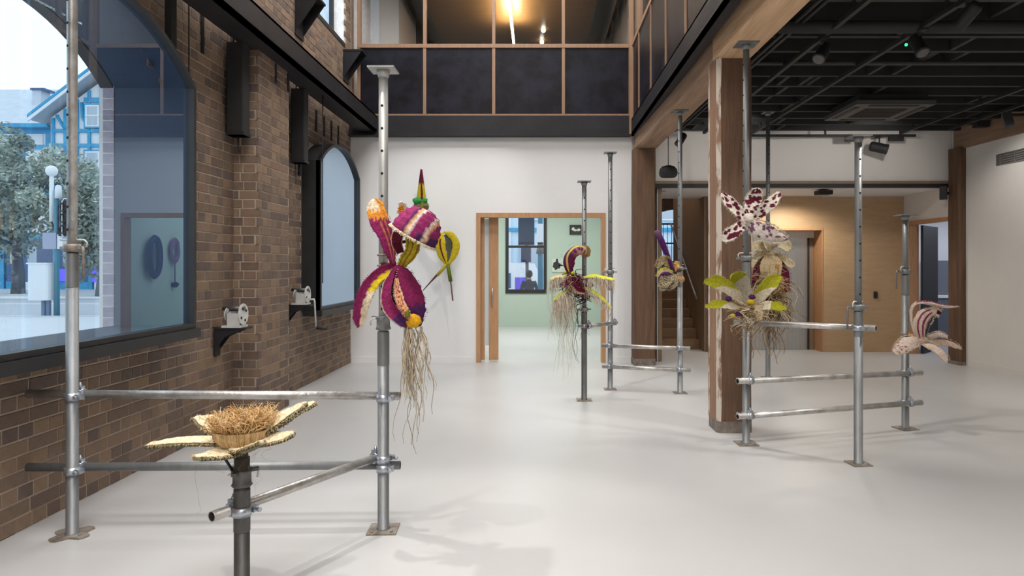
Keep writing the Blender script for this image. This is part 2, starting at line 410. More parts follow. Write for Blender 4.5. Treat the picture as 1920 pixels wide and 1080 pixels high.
MB().box((-.86, YB+.17, 0.02), (-.855, YB+.21, .25)).build('leaf_rail', M['oak'], d1)
lf = MB(); lf.box((-.79, YB+.165, .02), (-.64, YB+.215, DZ)); lf.build('stile', M['oak'], d1)
lf = MB(); lf.box((-.855, YB+.18, .25), (-.79, YB+.195, DZ-.05)); lf.build('glass_strip', mat('strip_glass', (.55, .62, .66), .15), d1)
lf = MB(); lf.tube([(-.735, YB+.13, .88), (-.735, YB+.13, 1.16)], .011, 8); lf.tube([(-.735, YB+.13, .9), (-.735, YB+.17, .9)], .008, 6); lf.tube([(-.735, YB+.13, 1.14), (-.735, YB+.17, 1.14)], .008, 6)
lf.build('handle', M['inox'], d1)

# --- steel and panelled balustrade of the upper floor, back
st = MB(); st.box((-2.94, YB-.10, 3.54), (1.43, YB+.1, 3.84)); st.box((-2.94, YB-.16, 3.52), (1.43, YB+.1, 3.545))
tag(st.build('steel_beam', M['steel_black']), kind=S)
RX0, RX1 = -2.58, 1.45
bal = empty('balustrade', (RX0, YB, 3.84), 'dark panelled balustrade with timber battens and glazing above the white end wall', 'balustrade')
xs = [-2.80, -1.775, -.70, .385, 1.435]
for a, b in zip(xs, xs[1:]):
    bx('panel', (a+.02, YB-.03, 3.88), (b-.02, YB+.02, 4.905), M['panel_dark'], bal)
    bx('glass_pane', (a+.02, YB-.01, 4.98), (b-.02, YB, 6.5), M['glass_in'], bal)
for x in xs: bx('batten', (x-.024, YB-.05, 3.88), (x+.024, YB+.04, 6.55), M['batten'], bal)
bx('rail', (xs[0]-.02, YB-.06, 4.905), (1.45, YB+.05, 4.965), M['batten'], bal)
bx('rail', (xs[0]-.02, YB-.05, 3.845), (1.45, YB+.04, 3.878), M['batten'], bal)
# --- side channel and balustrade along the void, right
ch = MB(); ch.box((1.43, -3.2, 3.54), (1.47, YB, 3.77)); ch.box((1.43, -3.2, 3.54), (1.56, YB, 3.565)); ch.box((1.43, -3.2, 3.75), (1.56, YB, 3.775))
tag(ch.build('steel_channel', M['steel_black']), kind=S)
bs = empty('side_balustrade', (1.5, 5, 3.84), 'long dark panelled balustrade above the old timber beam on the right of the void', 'balustrade')
ys = [10.6-.02]+[9.9-1.05*k for k in range(12)]
for a, b in zip(ys, ys[1:]):
    bx('panel', (1.46, b+.02, 3.78), (1.50, a-.02, 4.905), M['panel_dark'], bs)
for y in ys: bx('batten', (1.445, y-.02, 3.78), (1.52, y+.02, 6.5), M['batten'], bs)
bx('rail', (1.44, ys[-1], 4.905), (1.53, 10.55, 4.965), M['batten'], bs)
bx('upper_rail', (1.44, ys[-1], 6.4), (1.53, 10.55, 6.5), M['batten'], bs)
for a, b in zip(ys, ys[1:]): bx('glass_pane', (1.475, b+.02, 4.97), (1.485, a-.02, 6.4), M['glass_in'], bs)
tag(bx('trim_1', (1.40, YB-.14, 3.54), (1.46, YB-.03, 6.6), M['batten']), kind=S)

# --- left steel runway beam
lb = MB(); lb.box((-2.56, -3.2, 3.59), (-2.50, 10.55, 3.83)); lb.box((-2.80, -3.2, 3.59), (-2.5, 10.55, 3.615)); lb.box((-2.80, -3.2, 3.805), (-2.5, 10.55, 3.83))
tag(lb.build('runway_beam', M['steel_black']), kind=S)

# --- enclosing shell
struct('wall_front', MB().box((-3.0, -3.3, 0), (7.4, -3.2, ZT)), M['white'])
struct('roof', MB().box((-3.0, -3.3, ZT), (1.6, YB+.1, ZT+.1)), M['warmwhite'])
struct('ceiling', MB().box((1.50, -3.3, 3.84), (10, 12.6, 3.95)), M['black'])
struct('wall_upper', MB().box((3.6, -3.3, 3.95), (3.7, 12, ZT)), M['warmwhite'])
struct('wall_clerestory', MB().box((1.6, -3.3, 6.9), (1.66, 12, 7.7)), M['warmwhite'])
struct('wall_header', MB().box((-3.0, YB-.02, 6.55), (1.6, YB+.1, 7.6)), M['warmwhite'])
struct('wall_upper_end', MB().box((1.72, 11.9, 3.95), (3.6, 12.0, 6.9)), M['warmwhite'])
struct('roof_2', MB().box((1.6, -3.3, 6.9), (3.7, 12, 7.0)), M['woodceil'])
# right wall, slightly skewed with the old frame
def xr(y): return 6.49-.04*(y-10.2)
rw = MB(); rw.prism([(xr(-3.2), -3.2, 0), (xr(10.68), 10.68, 0), (xr(10.68)+.12, 10.68, 0), (xr(-3.2)+.12, -3.2, 0)], (0, 0, 3.84))
struct('wall_right', rw, M['warmwhite'])
br = MB(); br.prism([(xr(0)-.014, 0, 0), (xr(10.2)-.014, 10.2, 0), (xr(10.2)-.001, 10.2, 0), (xr(0)-.001, 0, 0)], (0, 0, .10))
struct('baseboard_right', br, M['warmwhite'])
# bulkhead, foyer soffit and foyer walls
struct('wall_bulkhead', MB().box((1.46, 10.70, 2.80), (6.6, 10.85, 3.84)), M['warmwhite'])
bt = MB().box((1.46, 10.665, 2.795), (6.42, 10.70, 2.84)); struct('trim_2', bt, M['plydark'])
bt = MB().box((1.46, 10.655, 2.735), (6.42, 10.72, 2.794)); struct('trim_3', bt, M['black'])
struct('ceiling_foyer', MB().box((1.46, 10.86, 2.74), (6.6, 12.45, 2.84)), M['white'])
# plywood lift wall
LX0, LX1, LZ = 3.74, 4.98, 2.16
pw = MB(); pw.box((2.985, 12.0, 0), (LX0, 12.06, 2.74)); pw.box((LX0, 12.0, LZ), (LX1, 12.06, 2.74)); pw.box((LX1, 12, 0), (6.42, 12.06, 2.73))
struct('wall_lift', pw, M['ply'])
for x in (5.62,): tag(bx('trim_4', (x-.004, 11.994, 0), (x+.004, 12.0, 2.73), M['plydark']), kind=S)
d2 = struct('door_2', MB().box((LX0-.03, 11.985, LZ-.02), (LX1+.012, 12.4, LZ+.012)), M['oak'])
bx('reveal', (LX1-.005, 11.985, 0), (LX1+.012, 12.4, LZ-.021), M['oak'], d2)
bx('reveal', (LX0-.012, 11.985, 0), (LX0+.005, 12.4, LZ-.021), M['oak'], d2)
bx('lift_header', (LX0, 12.34, 2.02), (LX1, 12.4, LZ-.02), M['warmwhite'], d2)
bx('lift_jamb', (4.87, 12.34, 0), (4.97, 12.4, 2.02), M['plydark'], d2)
for a, b in ((3.86, 4.36), (4.364, 4.865)): bx('lift_door', (a, 12.35, .005), (b, 12.38, 2.02), M['inox'], d2)
bx('lift_frame', (4.865, 12.32, 0), (4.885, 12.4, 2.02), M['black'], d2)
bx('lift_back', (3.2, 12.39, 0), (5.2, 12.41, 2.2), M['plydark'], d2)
# foyer side walls
struct('wall_foyer', MB().box((6.42, 11.82, 0), (6.54, 12.06, 2.74)), M['warmwhite'])
struct('wall_foyer_upper', MB().box((6.42, 10.68, 2.27), (6.54, 11.82, 2.74)), M['warmwhite'])
d3 = struct('door_3', MB().box((6.40, 10.68, 2.225), (6.56, 11.83, 2.28)), M['oak'])
bx('frame', (6.40, 11.78, 0), (6.56, 11.83, 2.224), M['oak'], d3)
lf = MB(); a = math.radians(45); ux = V(math.cos(a), math.sin(a), 0); uy = V(-math.sin(a), math.cos(a), 0)
lf.obox(V(6.58, 11.72, 1.11)+ux*.43, ux, uy, V(0, 0, 1), (.43, .02, 1.10)); lf.build('leaf', mat('door_leaf_dark', (.008, .007, .0065), .6), d3)
# side room behind that door
struct('wall_side_room', MB().box((6.54, 13.6, 0), (10, 13.7, 3.0)), M['white'])
struct('wall_side_room_2', MB().box((9.9, 10.3, 0), (10, 13.6, 3.0)), M['white'])
struct('wall_side_room_3', MB().box((6.65, 10.3, 0), (9.9, 10.4, 3.0)), M['white'])
struct('wall_side_room_4', MB().box((6.54, 12.06, 0), (6.6, 13.6, 3.0)), M['white'])
struct('ceiling_side_room', MB().box((6.56, 10.3, 2.8), (10, 13.7, 2.9)), M['white'])
# stairwell
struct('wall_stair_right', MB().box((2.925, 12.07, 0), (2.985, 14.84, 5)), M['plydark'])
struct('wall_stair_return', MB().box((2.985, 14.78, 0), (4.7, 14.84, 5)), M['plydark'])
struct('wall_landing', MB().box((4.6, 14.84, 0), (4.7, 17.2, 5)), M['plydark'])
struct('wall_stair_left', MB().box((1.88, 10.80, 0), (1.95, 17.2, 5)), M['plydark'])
struct('wall_foyer_left', MB().box((1.40, 10.80, 0), (1.88, 10.86, 3.8)), M['white'])
struct('ceiling_stair', MB().box((1.9, 12.45, 4.9), (4.7, 17.3, 5.0)), M['white'])
tag(bx('wall_stair_over', (1.95, 12.42, 2.84), (2.985, 12.47, 5), M['white']), kind=S)
SY = 17.0
sw = MB(); AW = (3.45, .95, 1.62, 2.47, .45)          # arched stair window in x
def az(x):
    c, h, s, sp, ri = AW; d = abs(x-c); rad = (h*h+ri*ri)/(2*ri)
    return sp+math.sqrt(max(rad*rad-d*d, 0))-(rad-ri) if d <= h+1e-6 else None
xsn = [1.95]+[AW[0]-AW[1]+2*AW[1]*k/16 for k in range(17)]+[4.6]
for x0, x1 in zip(xsn, xsn[1:]):
    m_ = (x0+x1)/2
    if az(m_) is None: sw.poly([(x0, SY, 0), (x1, SY, 0), (x1, SY, 5), (x0, SY, 5)])
    else:
        sw.poly([(x0, SY, 0), (x1, SY, 0), (x1, SY, AW[2]), (x0, SY, AW[2])])
        sw.poly([(x0, SY, az(x0) or AW[3]), (x1, SY, az(x1) or AW[3]), (x1, SY, 5), (x0, SY, 5)])
struct('wall_stair_end', sw, mat('stair_brick', (.10, .06, .045), .9, col2=(.07, .045, .035), nscale=8))
w4 = struct('window_4', MB().box((2.48, SY-.05, AW[2]-.05), (4.42, SY+.1, AW[2])), M['frame'])
for x in (2.52, 3.45, 4.38): bx('frame', (x-.02, SY+.01, AW[2]), (x+.02, SY+.05, (az(x) or 2.5)), M['frame'], w4)
bx('glazing_bar', (2.5, SY+.01, 2.06), (4.4, SY+.05, 2.10), M['frame'], w4)
MB().poly([(2.5, SY+.03, AW[2]), (4.4, SY+.03, AW[2]), (4.4, SY+.03, 2.93), (2.5, SY+.03, 2.93)]).build('glass_pane', M['glass_in'], w4)
stair = empty('staircase', (2.5, 12.4, 0), 'brown timber staircase climbing away to the arched window', 'stairs')
for k in range(9):
    bx('step', (1.955, 12.4+.27*k, .17*k if k else 0), (2.92, 12.4+.27*k+.30, .17*(k+1)), M['stair'], stair)
bx('landing', (1.955, 14.85, 1.36), (4.595, SY-.06, 1.53), M['stair'], stair)
hr = empty('handrail', (2.87, 13, .9), 'grey handrail on the timber wall beside the stairs', 'handrail')
m_ = MB().tube([(2.86, 12.35, .92), (2.86, 12.5, 1.0), (2.86, 14.8, 2.44)], .02, 8); m_.build('rail', M['galv'], hr)
for y in (12.6, 13.7, 14.7): MB().tube([(2.925, y, 1.0+.625*(y-12.5)-.08), (2.86, y, 1.0+.625*(y-12.5)-.06), (2.86, y, 1.0+.625*(y-12.5))], .01, 6).build('bracket', M['galv'], hr)
lr = empty('landing_railing', (2.6, 16.3, 1.53), 'thin black railing in front of the stair window', 'railing')
for k in range(26): bx('baluster', (1.97+.1*k, 16.3, 1.54), (1.982+.1*k, 16.312, 2.5), M['black'], lr)
bx('top_rail', (1.96, 16.29, 2.5), (4.59, 16.33, 2.54), M['black'], lr)
bx('bottom_rail', (1.96, 16.29, 1.60), (4.59, 16.32, 1.63), M['black'], lr)

# --- upper back room seen through the glazing
struct('floor_upper', MB().box((-2.94, YB+.1, 3.56), (1.6, 15.4, 3.84)), M['black'])
struct('ceiling_upper', MB().box((-2.2, YB+.1, 6.45), (1.2, 15.4, 6.55)), M['woodceil'])
struct('ceiling_upper_2', MB().box((-3.4, YB+.1, 6.56), (2.4, 15.4, 6.65)), M['black'])
struct('wall_upper_back', MB().box((-3.3, 15.3, 3.84), (2.4, 15.4, 6.56)), mat('upper_wall', (.06, .045, .035), .7))
struct('wall_upper_left', MB().box((-3.06, YB+.2, 3.84), (-2.96, 15.3, 6.56)), M['brick'])
struct('wall_upper_left_2', MB().box((-2.96, 12.2, 3.84), (-2.5, 13.9, 6.5)), M['warmwhite'])
struct('wall_upper_right', MB().box((1.62, YB+.2, 3.84), (1.72, 15.3, 6.56)), M['warmwhite'])
for x in (-2.2, 1.12): tag(bx('trim_5' if x < 0 else 'trim_6', (x-.06, YB+.2, 6.3), (x+.06, 15.3, 6.45), M['black']), kind=S)
tag(bx('trim_7', (-2.9, 15.1, 6.28), (1.6, 15.3, 6.45), M['black']), kind=S)
ll = empty('linear_light', (-.53, 12.4, 6.3), 'long thin glowing strip light under the upstairs timber ceiling', 'light')
bx('housing', (-.56, 11.4, 6.27), (-.50, 14.6, 6.31), M['black'], ll); bx('lens', (-.555, 11.42, 6.26), (-.505, 14.58, 6.269), M['lamp'], ll)
for y in (11.8, 14.2): MB().tube([(-.53, y, 6.31), (-.53, y, 6.45)], .006, 6).build('suspension_wire', M['black'], ll)
area('upstairs_strip', (-.53, 12.6, 6.20), (.3, 2.4), 48, (1, .85, .62), (math.pi, 0, 0))
for i, (px, py) in enumerate(((1019, 57), (1016, 79))):
    p = at(px, py, 14.2 if i == 0 else 14.9)
    g = empty('globe_lamp', p, ('upper small round glowing lamp hanging in the upstairs room', 'lower small round glowing lamp hanging in the upstairs room')[i], 'lamp')
    MB().ball(p, .045, 12, 8).build('globe', M['lamp'], g)
    MB().tube([p+V(0, 0, .04), (p.x, p.y, 6.45)], .005, 5).build('cord', M['black'], g)

# --- green room
GX0, GX1, GY = -3.4, 1.85, 17.1
WGX0, WGX1, WGZ0, WGZ1 = -.83, .20, .86, 2.86
gw = MB(); gw.box((GX0, GY, 0), (WGX0, GY+.12, 3.3)); gw.box((WGX1, GY, 0), (GX1+.05, GY+.12, 3.3)); gw.box((WGX0, GY, 0), (WGX1, GY+.12, WGZ0)); gw.box((WGX0, GY, WGZ1), (WGX1, GY+.12, 3.3))
struct('wall_green_back', gw, M['green'])
struct('wall_green_right', MB().box((GX1-.03, YB+.13, 0), (GX1+.02, GY, 3.3)), M['green'])
struct('wall_green_left', MB().box((GX0-.1, YB+.13, 0), (GX0, GY+.1, 3.3)), M['green'])
struct('ceiling_green_room', MB().box((GX0, YB+.13, 3.3), (GX1+.02, GY+.1, 3.4)), M['white'])
struct('baseboard_green', MB().box((GX0, GY-.015, 0), (GX1-.03, GY, .09)), M['green'])
w5 = struct('window_5', MB().box((WGX0, GY-.03, WGZ0-.03), (WGX1, GY+.08, WGZ0+.07)), M['frame'])
for a, b in (((WGX0, WGZ0+.07), (WGX0+.075, WGZ1)), ((WGX1-.075, WGZ0+.07), (WGX1, WGZ1)), ((WGX0+.075, WGZ1-.07), (WGX1-.075, WGZ1))):
    bx('frame', (a[0], GY-.03, a[1]), (b[0], GY+.08, b[1]), M['frame'], w5)
bx('meeting_rail', (WGX0+.075, GY-.02, 1.97), (WGX1-.075, GY+.06, 2.03), M['frame'], w5)
bx('glass_pane', (WGX0+.07, GY+.03, WGZ0+.07), (WGX1-.07, GY+.036, 1.97), M['glass_in'], w5)
bx('glass_pane', (WGX0+.07, GY+.03, 2.03), (WGX1-.07, GY+.036, WGZ1-.07), M['glass_in'], w5)

# --- old timber frame
def xb(y): return 1.61-.0276*(y-6.15)
def zb(y): return 3.385-.019*(y-5.8)
def beam(y0, y1, m):
    mb = MB(); c = .025; P = []
    for y in (y0, y1):
        x, z = xb(y), zb(y); P.append([(x, y, z+c), (x+c, y, z), (x+.32-c, y, z), (x+.32, y, z+c), (x+.32, y, 3.80), (x, y, 3.80)])
    n = 8; rows = []
    for k in range(n+1):
        t = k/n; rows.append([mb.vert(Vector(a).lerp(Vector(b), t)+V(R.uniform(-.004, .004), 0, R.uniform(-.004, .004))*(0 < k < n)) for a, b in zip(*P)])
    for A, B in zip(rows, rows[1:]):
        for j in range(6): mb.face((A[j], A[(j+1) % 6], B[(j+1) % 6], B[j]))
    mb.face(rows[0]); mb.face(rows[-1][::-1])
    o = mb.build('timber_beam', m); o['kind'] = S; return o
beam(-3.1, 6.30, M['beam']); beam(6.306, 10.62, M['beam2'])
def post(x0, y0, w_, d, ztop, m, c=.03, painted=False, foot=.10):
    mb = MB(); o = [(x0+c, y0), (x0+w_-c, y0), (x0+w_, y0+c), (x0+w_, y0+d-c), (x0+w_-c, y0+d), (x0+c, y0+d), (x0, y0+d-c), (x0, y0+c)]
    n = 10; rows = []
    for k in range(n+1):
        z = foot+(ztop-foot)*k/n; rows.append([mb.vert((x+R.uniform(-.003, .003), y+R.uniform(-.003, .003), z)) for x, y in o])
    for A, B in zip(rows, rows[1:]):
        for j in range(8): mb.face((A[j], A[(j+1) % 8], B[(j+1) % 8], B[j]))
    mb.face(rows[-1])
    r = mb.build('timber_post', m); r['kind'] = S
    q = MB(); e = .003
    q.prism([(x+(-e if x < x0+w_/2 else e), y+(-e if y < y0+d/2 else e), 0) for x, y in o], (0, 0, foot+.004)); q.build('footing', M['concrete'], r)
    if painted:
        q = MB(); q.box((x0-.004, y0+c, foot), (x0-.0005, y0+d-c*2, ztop)); q.build('side_sheet', mat('pale_side_timber', (.34, .19, .11), .75, col2=(.24, .13, .075), nscale=4, stretch=(5, 5, .5), bump=.4, bscale=14), r)  # paler brown sheet laid over the left face
        for k, yy in enumerate((y0+d-.06, y0+c*.1)):
            q = MB(); q.box((x0-.006+(.004 if k else 0), yy, foot), (x0+.0, yy+.045, ztop)) if k == 0 else q.prism([(x0+c, y0-.003, foot), (x0-.004, y0+c, foot), (x0+.0, y0+c+.01, foot), (x0+c+.008, y0, foot)], (0, 0, ztop-foot))
            q.build('painted_edge', M['paintedge'], r)
    return r
p_main = post(1.61, 6.15, .315, .32, zb(6.3)+.005, M['timber'], painted=True, foot=.10)
p_back = post(1.445, 10.34, .33, .32, zb(10.4)+.005, M['timber'])
p_right = post(6.38, 10.36, .34, .30, 3.32, M['timber'], foot=.05)
rb = MB(); P = []
for y in (-3.1, 10.60):
    x = 6.44-.045*(y-10.4) if y < 10 else 6.44; P.append([(x, y, 3.30), (x+.3, y, 3.30), (x+.3, y, 3.83), (x, y, 3.83)])
A = [rb.vert(p) for p in P[0]]; B = [rb.vert(p) for p in P[1]]
rb.face(A); rb.face(B[::-1])
for j in range(4): rb.face((A[j], A[(j+1) % 4], B[(j+1) % 4], B[j]))
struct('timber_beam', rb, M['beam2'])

# --- black joisted ceiling of the gallery
jst = empty('joist_ceiling', (4, 5, 3.7), None, None, None, S)
ys = [10.45-.425*k for k in range(27)]
for k, y in enumerate(ys):
    bx('joist', (1.9, y-.028, 3.585), (6.62, y+.028, 3.838), M['joist'], jst)
for k in range(len(ys)-1):
    for q in range(3):
        x = 2.2+R.random()*4.2
        bx('noggin', (x-.022, ys[k+1]+.03, 3.59), (x+.022, ys[k]-.03, 3.72), M['joist'], jst)
# ------------------------------------------------------------------ adjustable steel props, tubes and couplers
def prop(x, y, zc, zt, label, ro=.032, ri=.0265, zo=None, base=.15, brot=0, plate=.15, handle=0, hole=2.4, holes=True,
         m_out='galv', m_in='galv', m_nut='galv', nut='winged', hlen=.16, plate_rot=0, pt=.008, ears=False):
    r = empty('steel_prop', (x, y, 0), label, 'prop', 'adjustable steel props')
    c, s_ = math.cos(brot), math.sin(brot); ux, uy, uz = V(c, s_, 0), V(-s_, c, 0), V(0, 0, 1)
    mb = MB()
    if ears:
        for k in range(4):
            a = brot+math.pi/4+k*math.pi/2; d = V(math.cos(a), math.sin(a), 0); p = V(-d.y, d.x, 0)
            pts = [V(x, y, 0)+d*.02+p*.055, V(x, y, 0)+d*.02-p*.055, V(x, y, 0)+d*base*.72-p*.03, V(x, y, 0)+d*base*.78, V(x, y, 0)+d*base*.72+p*.03]
            mb.prism([q+V(0, 0, .001+k*.0004) for q in pts], (0, 0, pt))
    else:
        mb.obox((x, y, pt/2+.001), ux, uy, uz, (base/2, base/2, pt/2))
    mb.build('base_plate', M['rust'], r)
    for sx in (-1, 1):
        p = V(x, y, 0)+ux*sx*base*.33-uy*base*.33
        MB().lathe(p+V(0, 0, pt), [(.009, 0), (.009, .007), (.006, .009)], 8).build('bolt', M['galv'], r)
    top = zc if zo is None else zo
    mb = MB().lathe((x, y, pt+.001), [(ro+.006, 0), (ro+.006, .004), (ro, .007), (ro, top-pt-.03)], 20)
    o = mb.build('outer_tube', M[m_out], r)
    # threaded upper length of the outer tube
    prof = []; k = 0; z = zc-.22
    while z < zc-.03: prof += [(ro+.0005, z), (ro+.003, z+.004)]; z += .008
    MB().lathe((x, y, 0), prof, 18).build('thread', M[m_out], o)
    if zt > zc:
        mb = MB().lathe((x, y, zc-.05), [(ri, 0), (ri, zt-zc+.05-.008)], 18); inn = mb.build('inner_tube', M[m_in], r)
        if holes:
            hb = MB(); z = zc+.10; d = V(math.cos(hole), -abs(math.sin(hole)), 0)
            while z < zt-.12:
                for sg in (1, -1):
                    hb.lathe(V(x, y, z)+d*sg*(ri-.004), [(.0078, 0), (.0078, .0046)], 8, d*sg)
                z += .128
            hb.build('pin_hole', M['hole'], inn, kind='stuff')
        if plate:
            c, s_ = math.cos(plate_rot), math.sin(plate_rot); px_, py_ = V(c, s_, 0), V(-s_, c, 0)
            MB().obox((x, y, zt-.004), px_, py_, uz, (plate/2, plate/2, .0045)).build('top_plate', M[m_in], r)
            pb = MB()
            for a in (.3, 3.3): pb.lathe(V(x, y, zt-.012)+V(math.cos(a), math.sin(a), 0)*plate*.36, [(.009, 0), (.009, .005)], 8)
            MB().lathe((x, y, zt-.05), [(ri+.001, 0), (ri+.008, .02), (ri+.012, .041)], 16).build('plate_socket', M[m_in], r)
    # collar nut with its handle and the pin through the tube
    h = V(math.cos(handle), math.sin(handle), 0); p = V(-h.y, h.x, 0); cz = V(x, y, zc)
    mb = MB()
    if nut == 'winged':
        mb.lathe((x, y, zc-.024), [(ro+.006, 0), (ro+.014, .006), (ro+.014, .036), (ro+.008, .046)], 16)
        for sg in (1, -1): mb.obox(cz+h*sg*(ro+.028), h, p, uz, (.022, .014, .008))
        mb.build('collar_nut', M[m_nut], r)
        if hlen:
            MB().tube([cz+h*(ro+.03)+uz*.006, cz+h*(ro+.052), cz+h*(ro+.056)-uz*.02, cz+h*(ro+.056)-uz*hlen], [.008, .0085, .0085, .0075], 8).build('handle', M[m_nut], r)
    else:
        mb.lathe((x, y, zc-.02), [(ro+.005, 0), (ro+.012, .008), (ro+.006, .02), (ro+.006, .06), (ro+.012, .066), (ro+.012, .078)], 16)
        for a in (.2, 2.2, 4.2):
            d = V(math.cos(handle+a), math.sin(handle+a), 0); mb.obox(cz+d*(ro+.022)+uz*.05, d, V(-d.y, d.x, 0), uz, (.016, .011, .007))
        mb.build('collar_nut', M[m_nut], r)
    if zt > zc:
        a = handle+.5; d = V(math.cos(a), math.sin(a), 0)
        MB().tube([cz+uz*.045-d*(ro+.03), cz+uz*.045+d*(ro+.03), cz+uz*.03+d*(ro+.045), cz+uz*.005+d*(ro+.04)], .0055, 8).build('locking_pin', M['white_metal'], r)
    return r
def tube_rail(a, b, label, m='galv_old', ro=.0242, group='horizontal scaffold tubes'):
    a, b = Vector(a), Vector(b); mid = (a+b)/2
    q = MB().pipe(a, b, ro, ro-.004, 18); q.mi = [0]*54+[1]*18
    r = q.build('scaffold_tube', [M[m], M['bore_shade']])
    tag(r, label, 'tube', group); return r
def coupler(p, z, a, b, label, ro=.032):
    """clamps the tube a-b (world points) to the upright at p: one band each way, two hinged bolts"""
    a, b = Vector(a), Vector(b); t = (b-a).normalized()
    s_ = ((Vector((p[0], p[1], 0))-Vector((a.x, a.y, 0))).dot(Vector((t.x, t.y, 0))))/max(Vector((t.x, t.y, 0)).length_squared, 1e-6)
    q = a+t*s_; c = Vector((p[0], p[1], q.z)); off = (q-c); d = Vector((off.x, off.y, 0)).normalized(); uz = V(0, 0, 1); side = d.cross(uz)
    r = empty('scaffold_coupler', c, label, 'coupler', 'steel tube couplers')
    MB().pipe(c-uz*.021, c+uz*.021, ro+.008, ro+.0008, 18).build('post_band', M['zinc'], r)
    MB().pipe(q-t*.021, q+t*.021, .0322, .0248, 18).build('tube_band', M['zinc'], r)
    MB().obox(c+d*(ro+.010), d, side, uz, (.010, .030, .024)).build('body', M['zinc'], r)
    for sg, ctr in ((1, c-d*.012+side*(ro+.016)), (-1, q+d*.0+uz*.036)):
        mb = MB()
        if sg == 1:
            mb.obox(ctr, d, side, uz, (.022, .014, .013)); mb.lathe(ctr-d*.048, [(.011, 0), (.011, .012), (.006, .013), (.006, .03)], 6, d)
        else:
            mb.obox(ctr, t, d, uz, (.016, .018, .009)); mb.lathe(ctr-t*.0-uz*.0+side*.0+uz*.008, [(.010, 0), (.010, .012), (.006, .013), (.006, .024)], 6, uz)
        mb.build('hinged_bolt', M['zinc'], r)
    return r
uz = V(0, 0, 1)
A1, A2, A3 = (-2.61, 3.82), (-.885, 3.89), (-1.33, 3.06)
B1, B2, B3 = (.512, 7.68), (.875, 8.35), (1.677, 8.10)
C1, C2, C3, C4 = (1.757, 5.78), (2.43, 5.19), (3.395, 6.32), (3.10, 9.23)
prop(*A1, 1.605, 4.9, 'tall grey steel prop in front of the big arched street window', ears=True, brot=.35, base=.15, handle=-.35, hole=2.0, m_nut='rust', hlen=.17, plate=.15, m_in='galv_old')
prop(*A2, 1.16, 2.625, 'grey steel prop carrying the magenta woven orchid, flat plate at its head', base=.165, brot=0.05, handle=2.6, hole=1.65, m_in='inner_tube', nut='ring', hlen=0)
prop(*A3, .535, .685, 'short dull steel prop in front, carrying the cream straw flower', ro=.0335, zo=.675, m_out='galv_dark', m_in='galv_dark', m_nut='galv_dark', nut='ring', holes=False, plate=0, handle=.4)
prop(*B1, 1.02, 2.46, 'grey steel prop carrying the hooded orchid with yellow fringed petals', m_out='galv_dark', handle=3.6, hole=1.5, base=.17)
prop(*B2, 1.435, 2.895, 'slim steel prop beside the door frame with no flower on it', handle=3.1, hole=1.5)
prop(*B3, 1.48, zb(8.1), 'steel prop jammed under the timber beam, carrying the small purple and grey flower', handle=3.3, hole=2.3, plate=.17)
prop(*C1, 1.57, zb(5.78), 'steel prop jammed under the timber beam next to the heavy timber post', handle=2.9, hole=3.0, plate=.18, m_out='galv', hlen=.0, base=.17, brot=.05)
prop(*C2, 1.19, 2.49, 'grey steel prop standing nearest on the right, its plate against the black ceiling', handle=3.25, hole=1.5, base=.15, brot=.1)
prop(*C3, 1.455, 1.98, 'low steel prop carrying the pale pink flower', handle=3.2, hole=1.5, base=.17, brot=.2, holes=False)
prop(*C4, 1.25, 3.585, 'distant slim steel prop in front of the lift, hung with woolly roots', handle=3.2, hole=1.5)

r1 = (V(-2.905, 3.88, .778), V(-.80, 3.948, .752)); r2 = (V(-2.905, 3.88, .36), V(-.80, 3.948, .352))
tube_rail(*r1, 'upper long tube of the front left frame, between brick wall and magenta orchid prop', 'galv_old')
tube_rail(*r2, 'lower long tube of the front left frame, close below the straw flower', 'galv')
for rr, nm in ((r1, 'upper'), (r2, 'lower')):
    coupler(A1, 0, *rr, nm+' coupler on the tall prop by the arched street window')
    coupler(A2, 0, *rr, nm+' long-tube coupler on the prop of the magenta orchid')
d3 = (V(*A2, 0)-V(*A3, 0)).normalized(); pl = V(-d3.y, d3.x, 0)*.0575
r3 = (V(*A3, .405)+pl-d3*.11, V(*A2, .405)+pl+d3*.05)
tube_rail(*r3, 'short tube slanting back from the straw flower prop to the orchid prop', 'galv_old')
coupler(A3, 0, *r3, 'coupler on the short front prop under the straw flower', .0335)
coupler(A2, 0, *r3, 'coupler on the orchid prop holding the short slanting tube')
def pair(P, Q, za, zb_, e0, e1, side, lab, ca, cb, m='galv_old'):
    a, b = V(*P, za), V(*Q, zb_); d = (V(*Q, 0)-V(*P, 0)).normalized(); o = V(d.y, -d.x, 0)*.0565*side
    rr = (a+o-d*e0, b+o+d*e1); tube_rail(*rr, lab, m); coupler(P, 0, *rr, ca); coupler(Q, 0, *rr, cb)
pair(B2, B3, .538, .540, .09, .125, 1, 'upper tube of the middle frame in front of the stairs', 'upper coupler on the slim prop beside the door frame', 'upper coupler on the prop of the small purple flower')
pair(B2, B3, .285, .285, .085, .125, 1, 'lower tube of the middle frame near the floor', 'lower coupler on the slim prop beside the door frame', 'lower coupler on the prop of the small purple flower')
pair(B1, B2, .835, .815, .04, .05, 1, 'short tube linking the hooded orchid prop with the slim prop behind', 'coupler on the hooded orchid prop', 'topmost coupler on the slim prop beside the door frame')
pair(C1, C2, 1.018, 1.034, .13, .11, -1, 'tube under the green-tipped rosette between the two right-hand props', 'coupler just below the green-tipped rosette', 'coupler on the nearest right-hand prop')
pair(C1, C3, .545, .52, .125, .13, 1, 'upper of two low tubes beside the heavy timber post', 'upper low coupler on the prop by the timber post', 'upper coupler on the prop of the pale pink flower')
pair(C1, C3, .25, .245, .125, .13, 1, 'lower of two low tubes beside the heavy timber post', 'lowest coupler on the prop by the timber post', 'lower coupler on the prop of the pale pink flower')
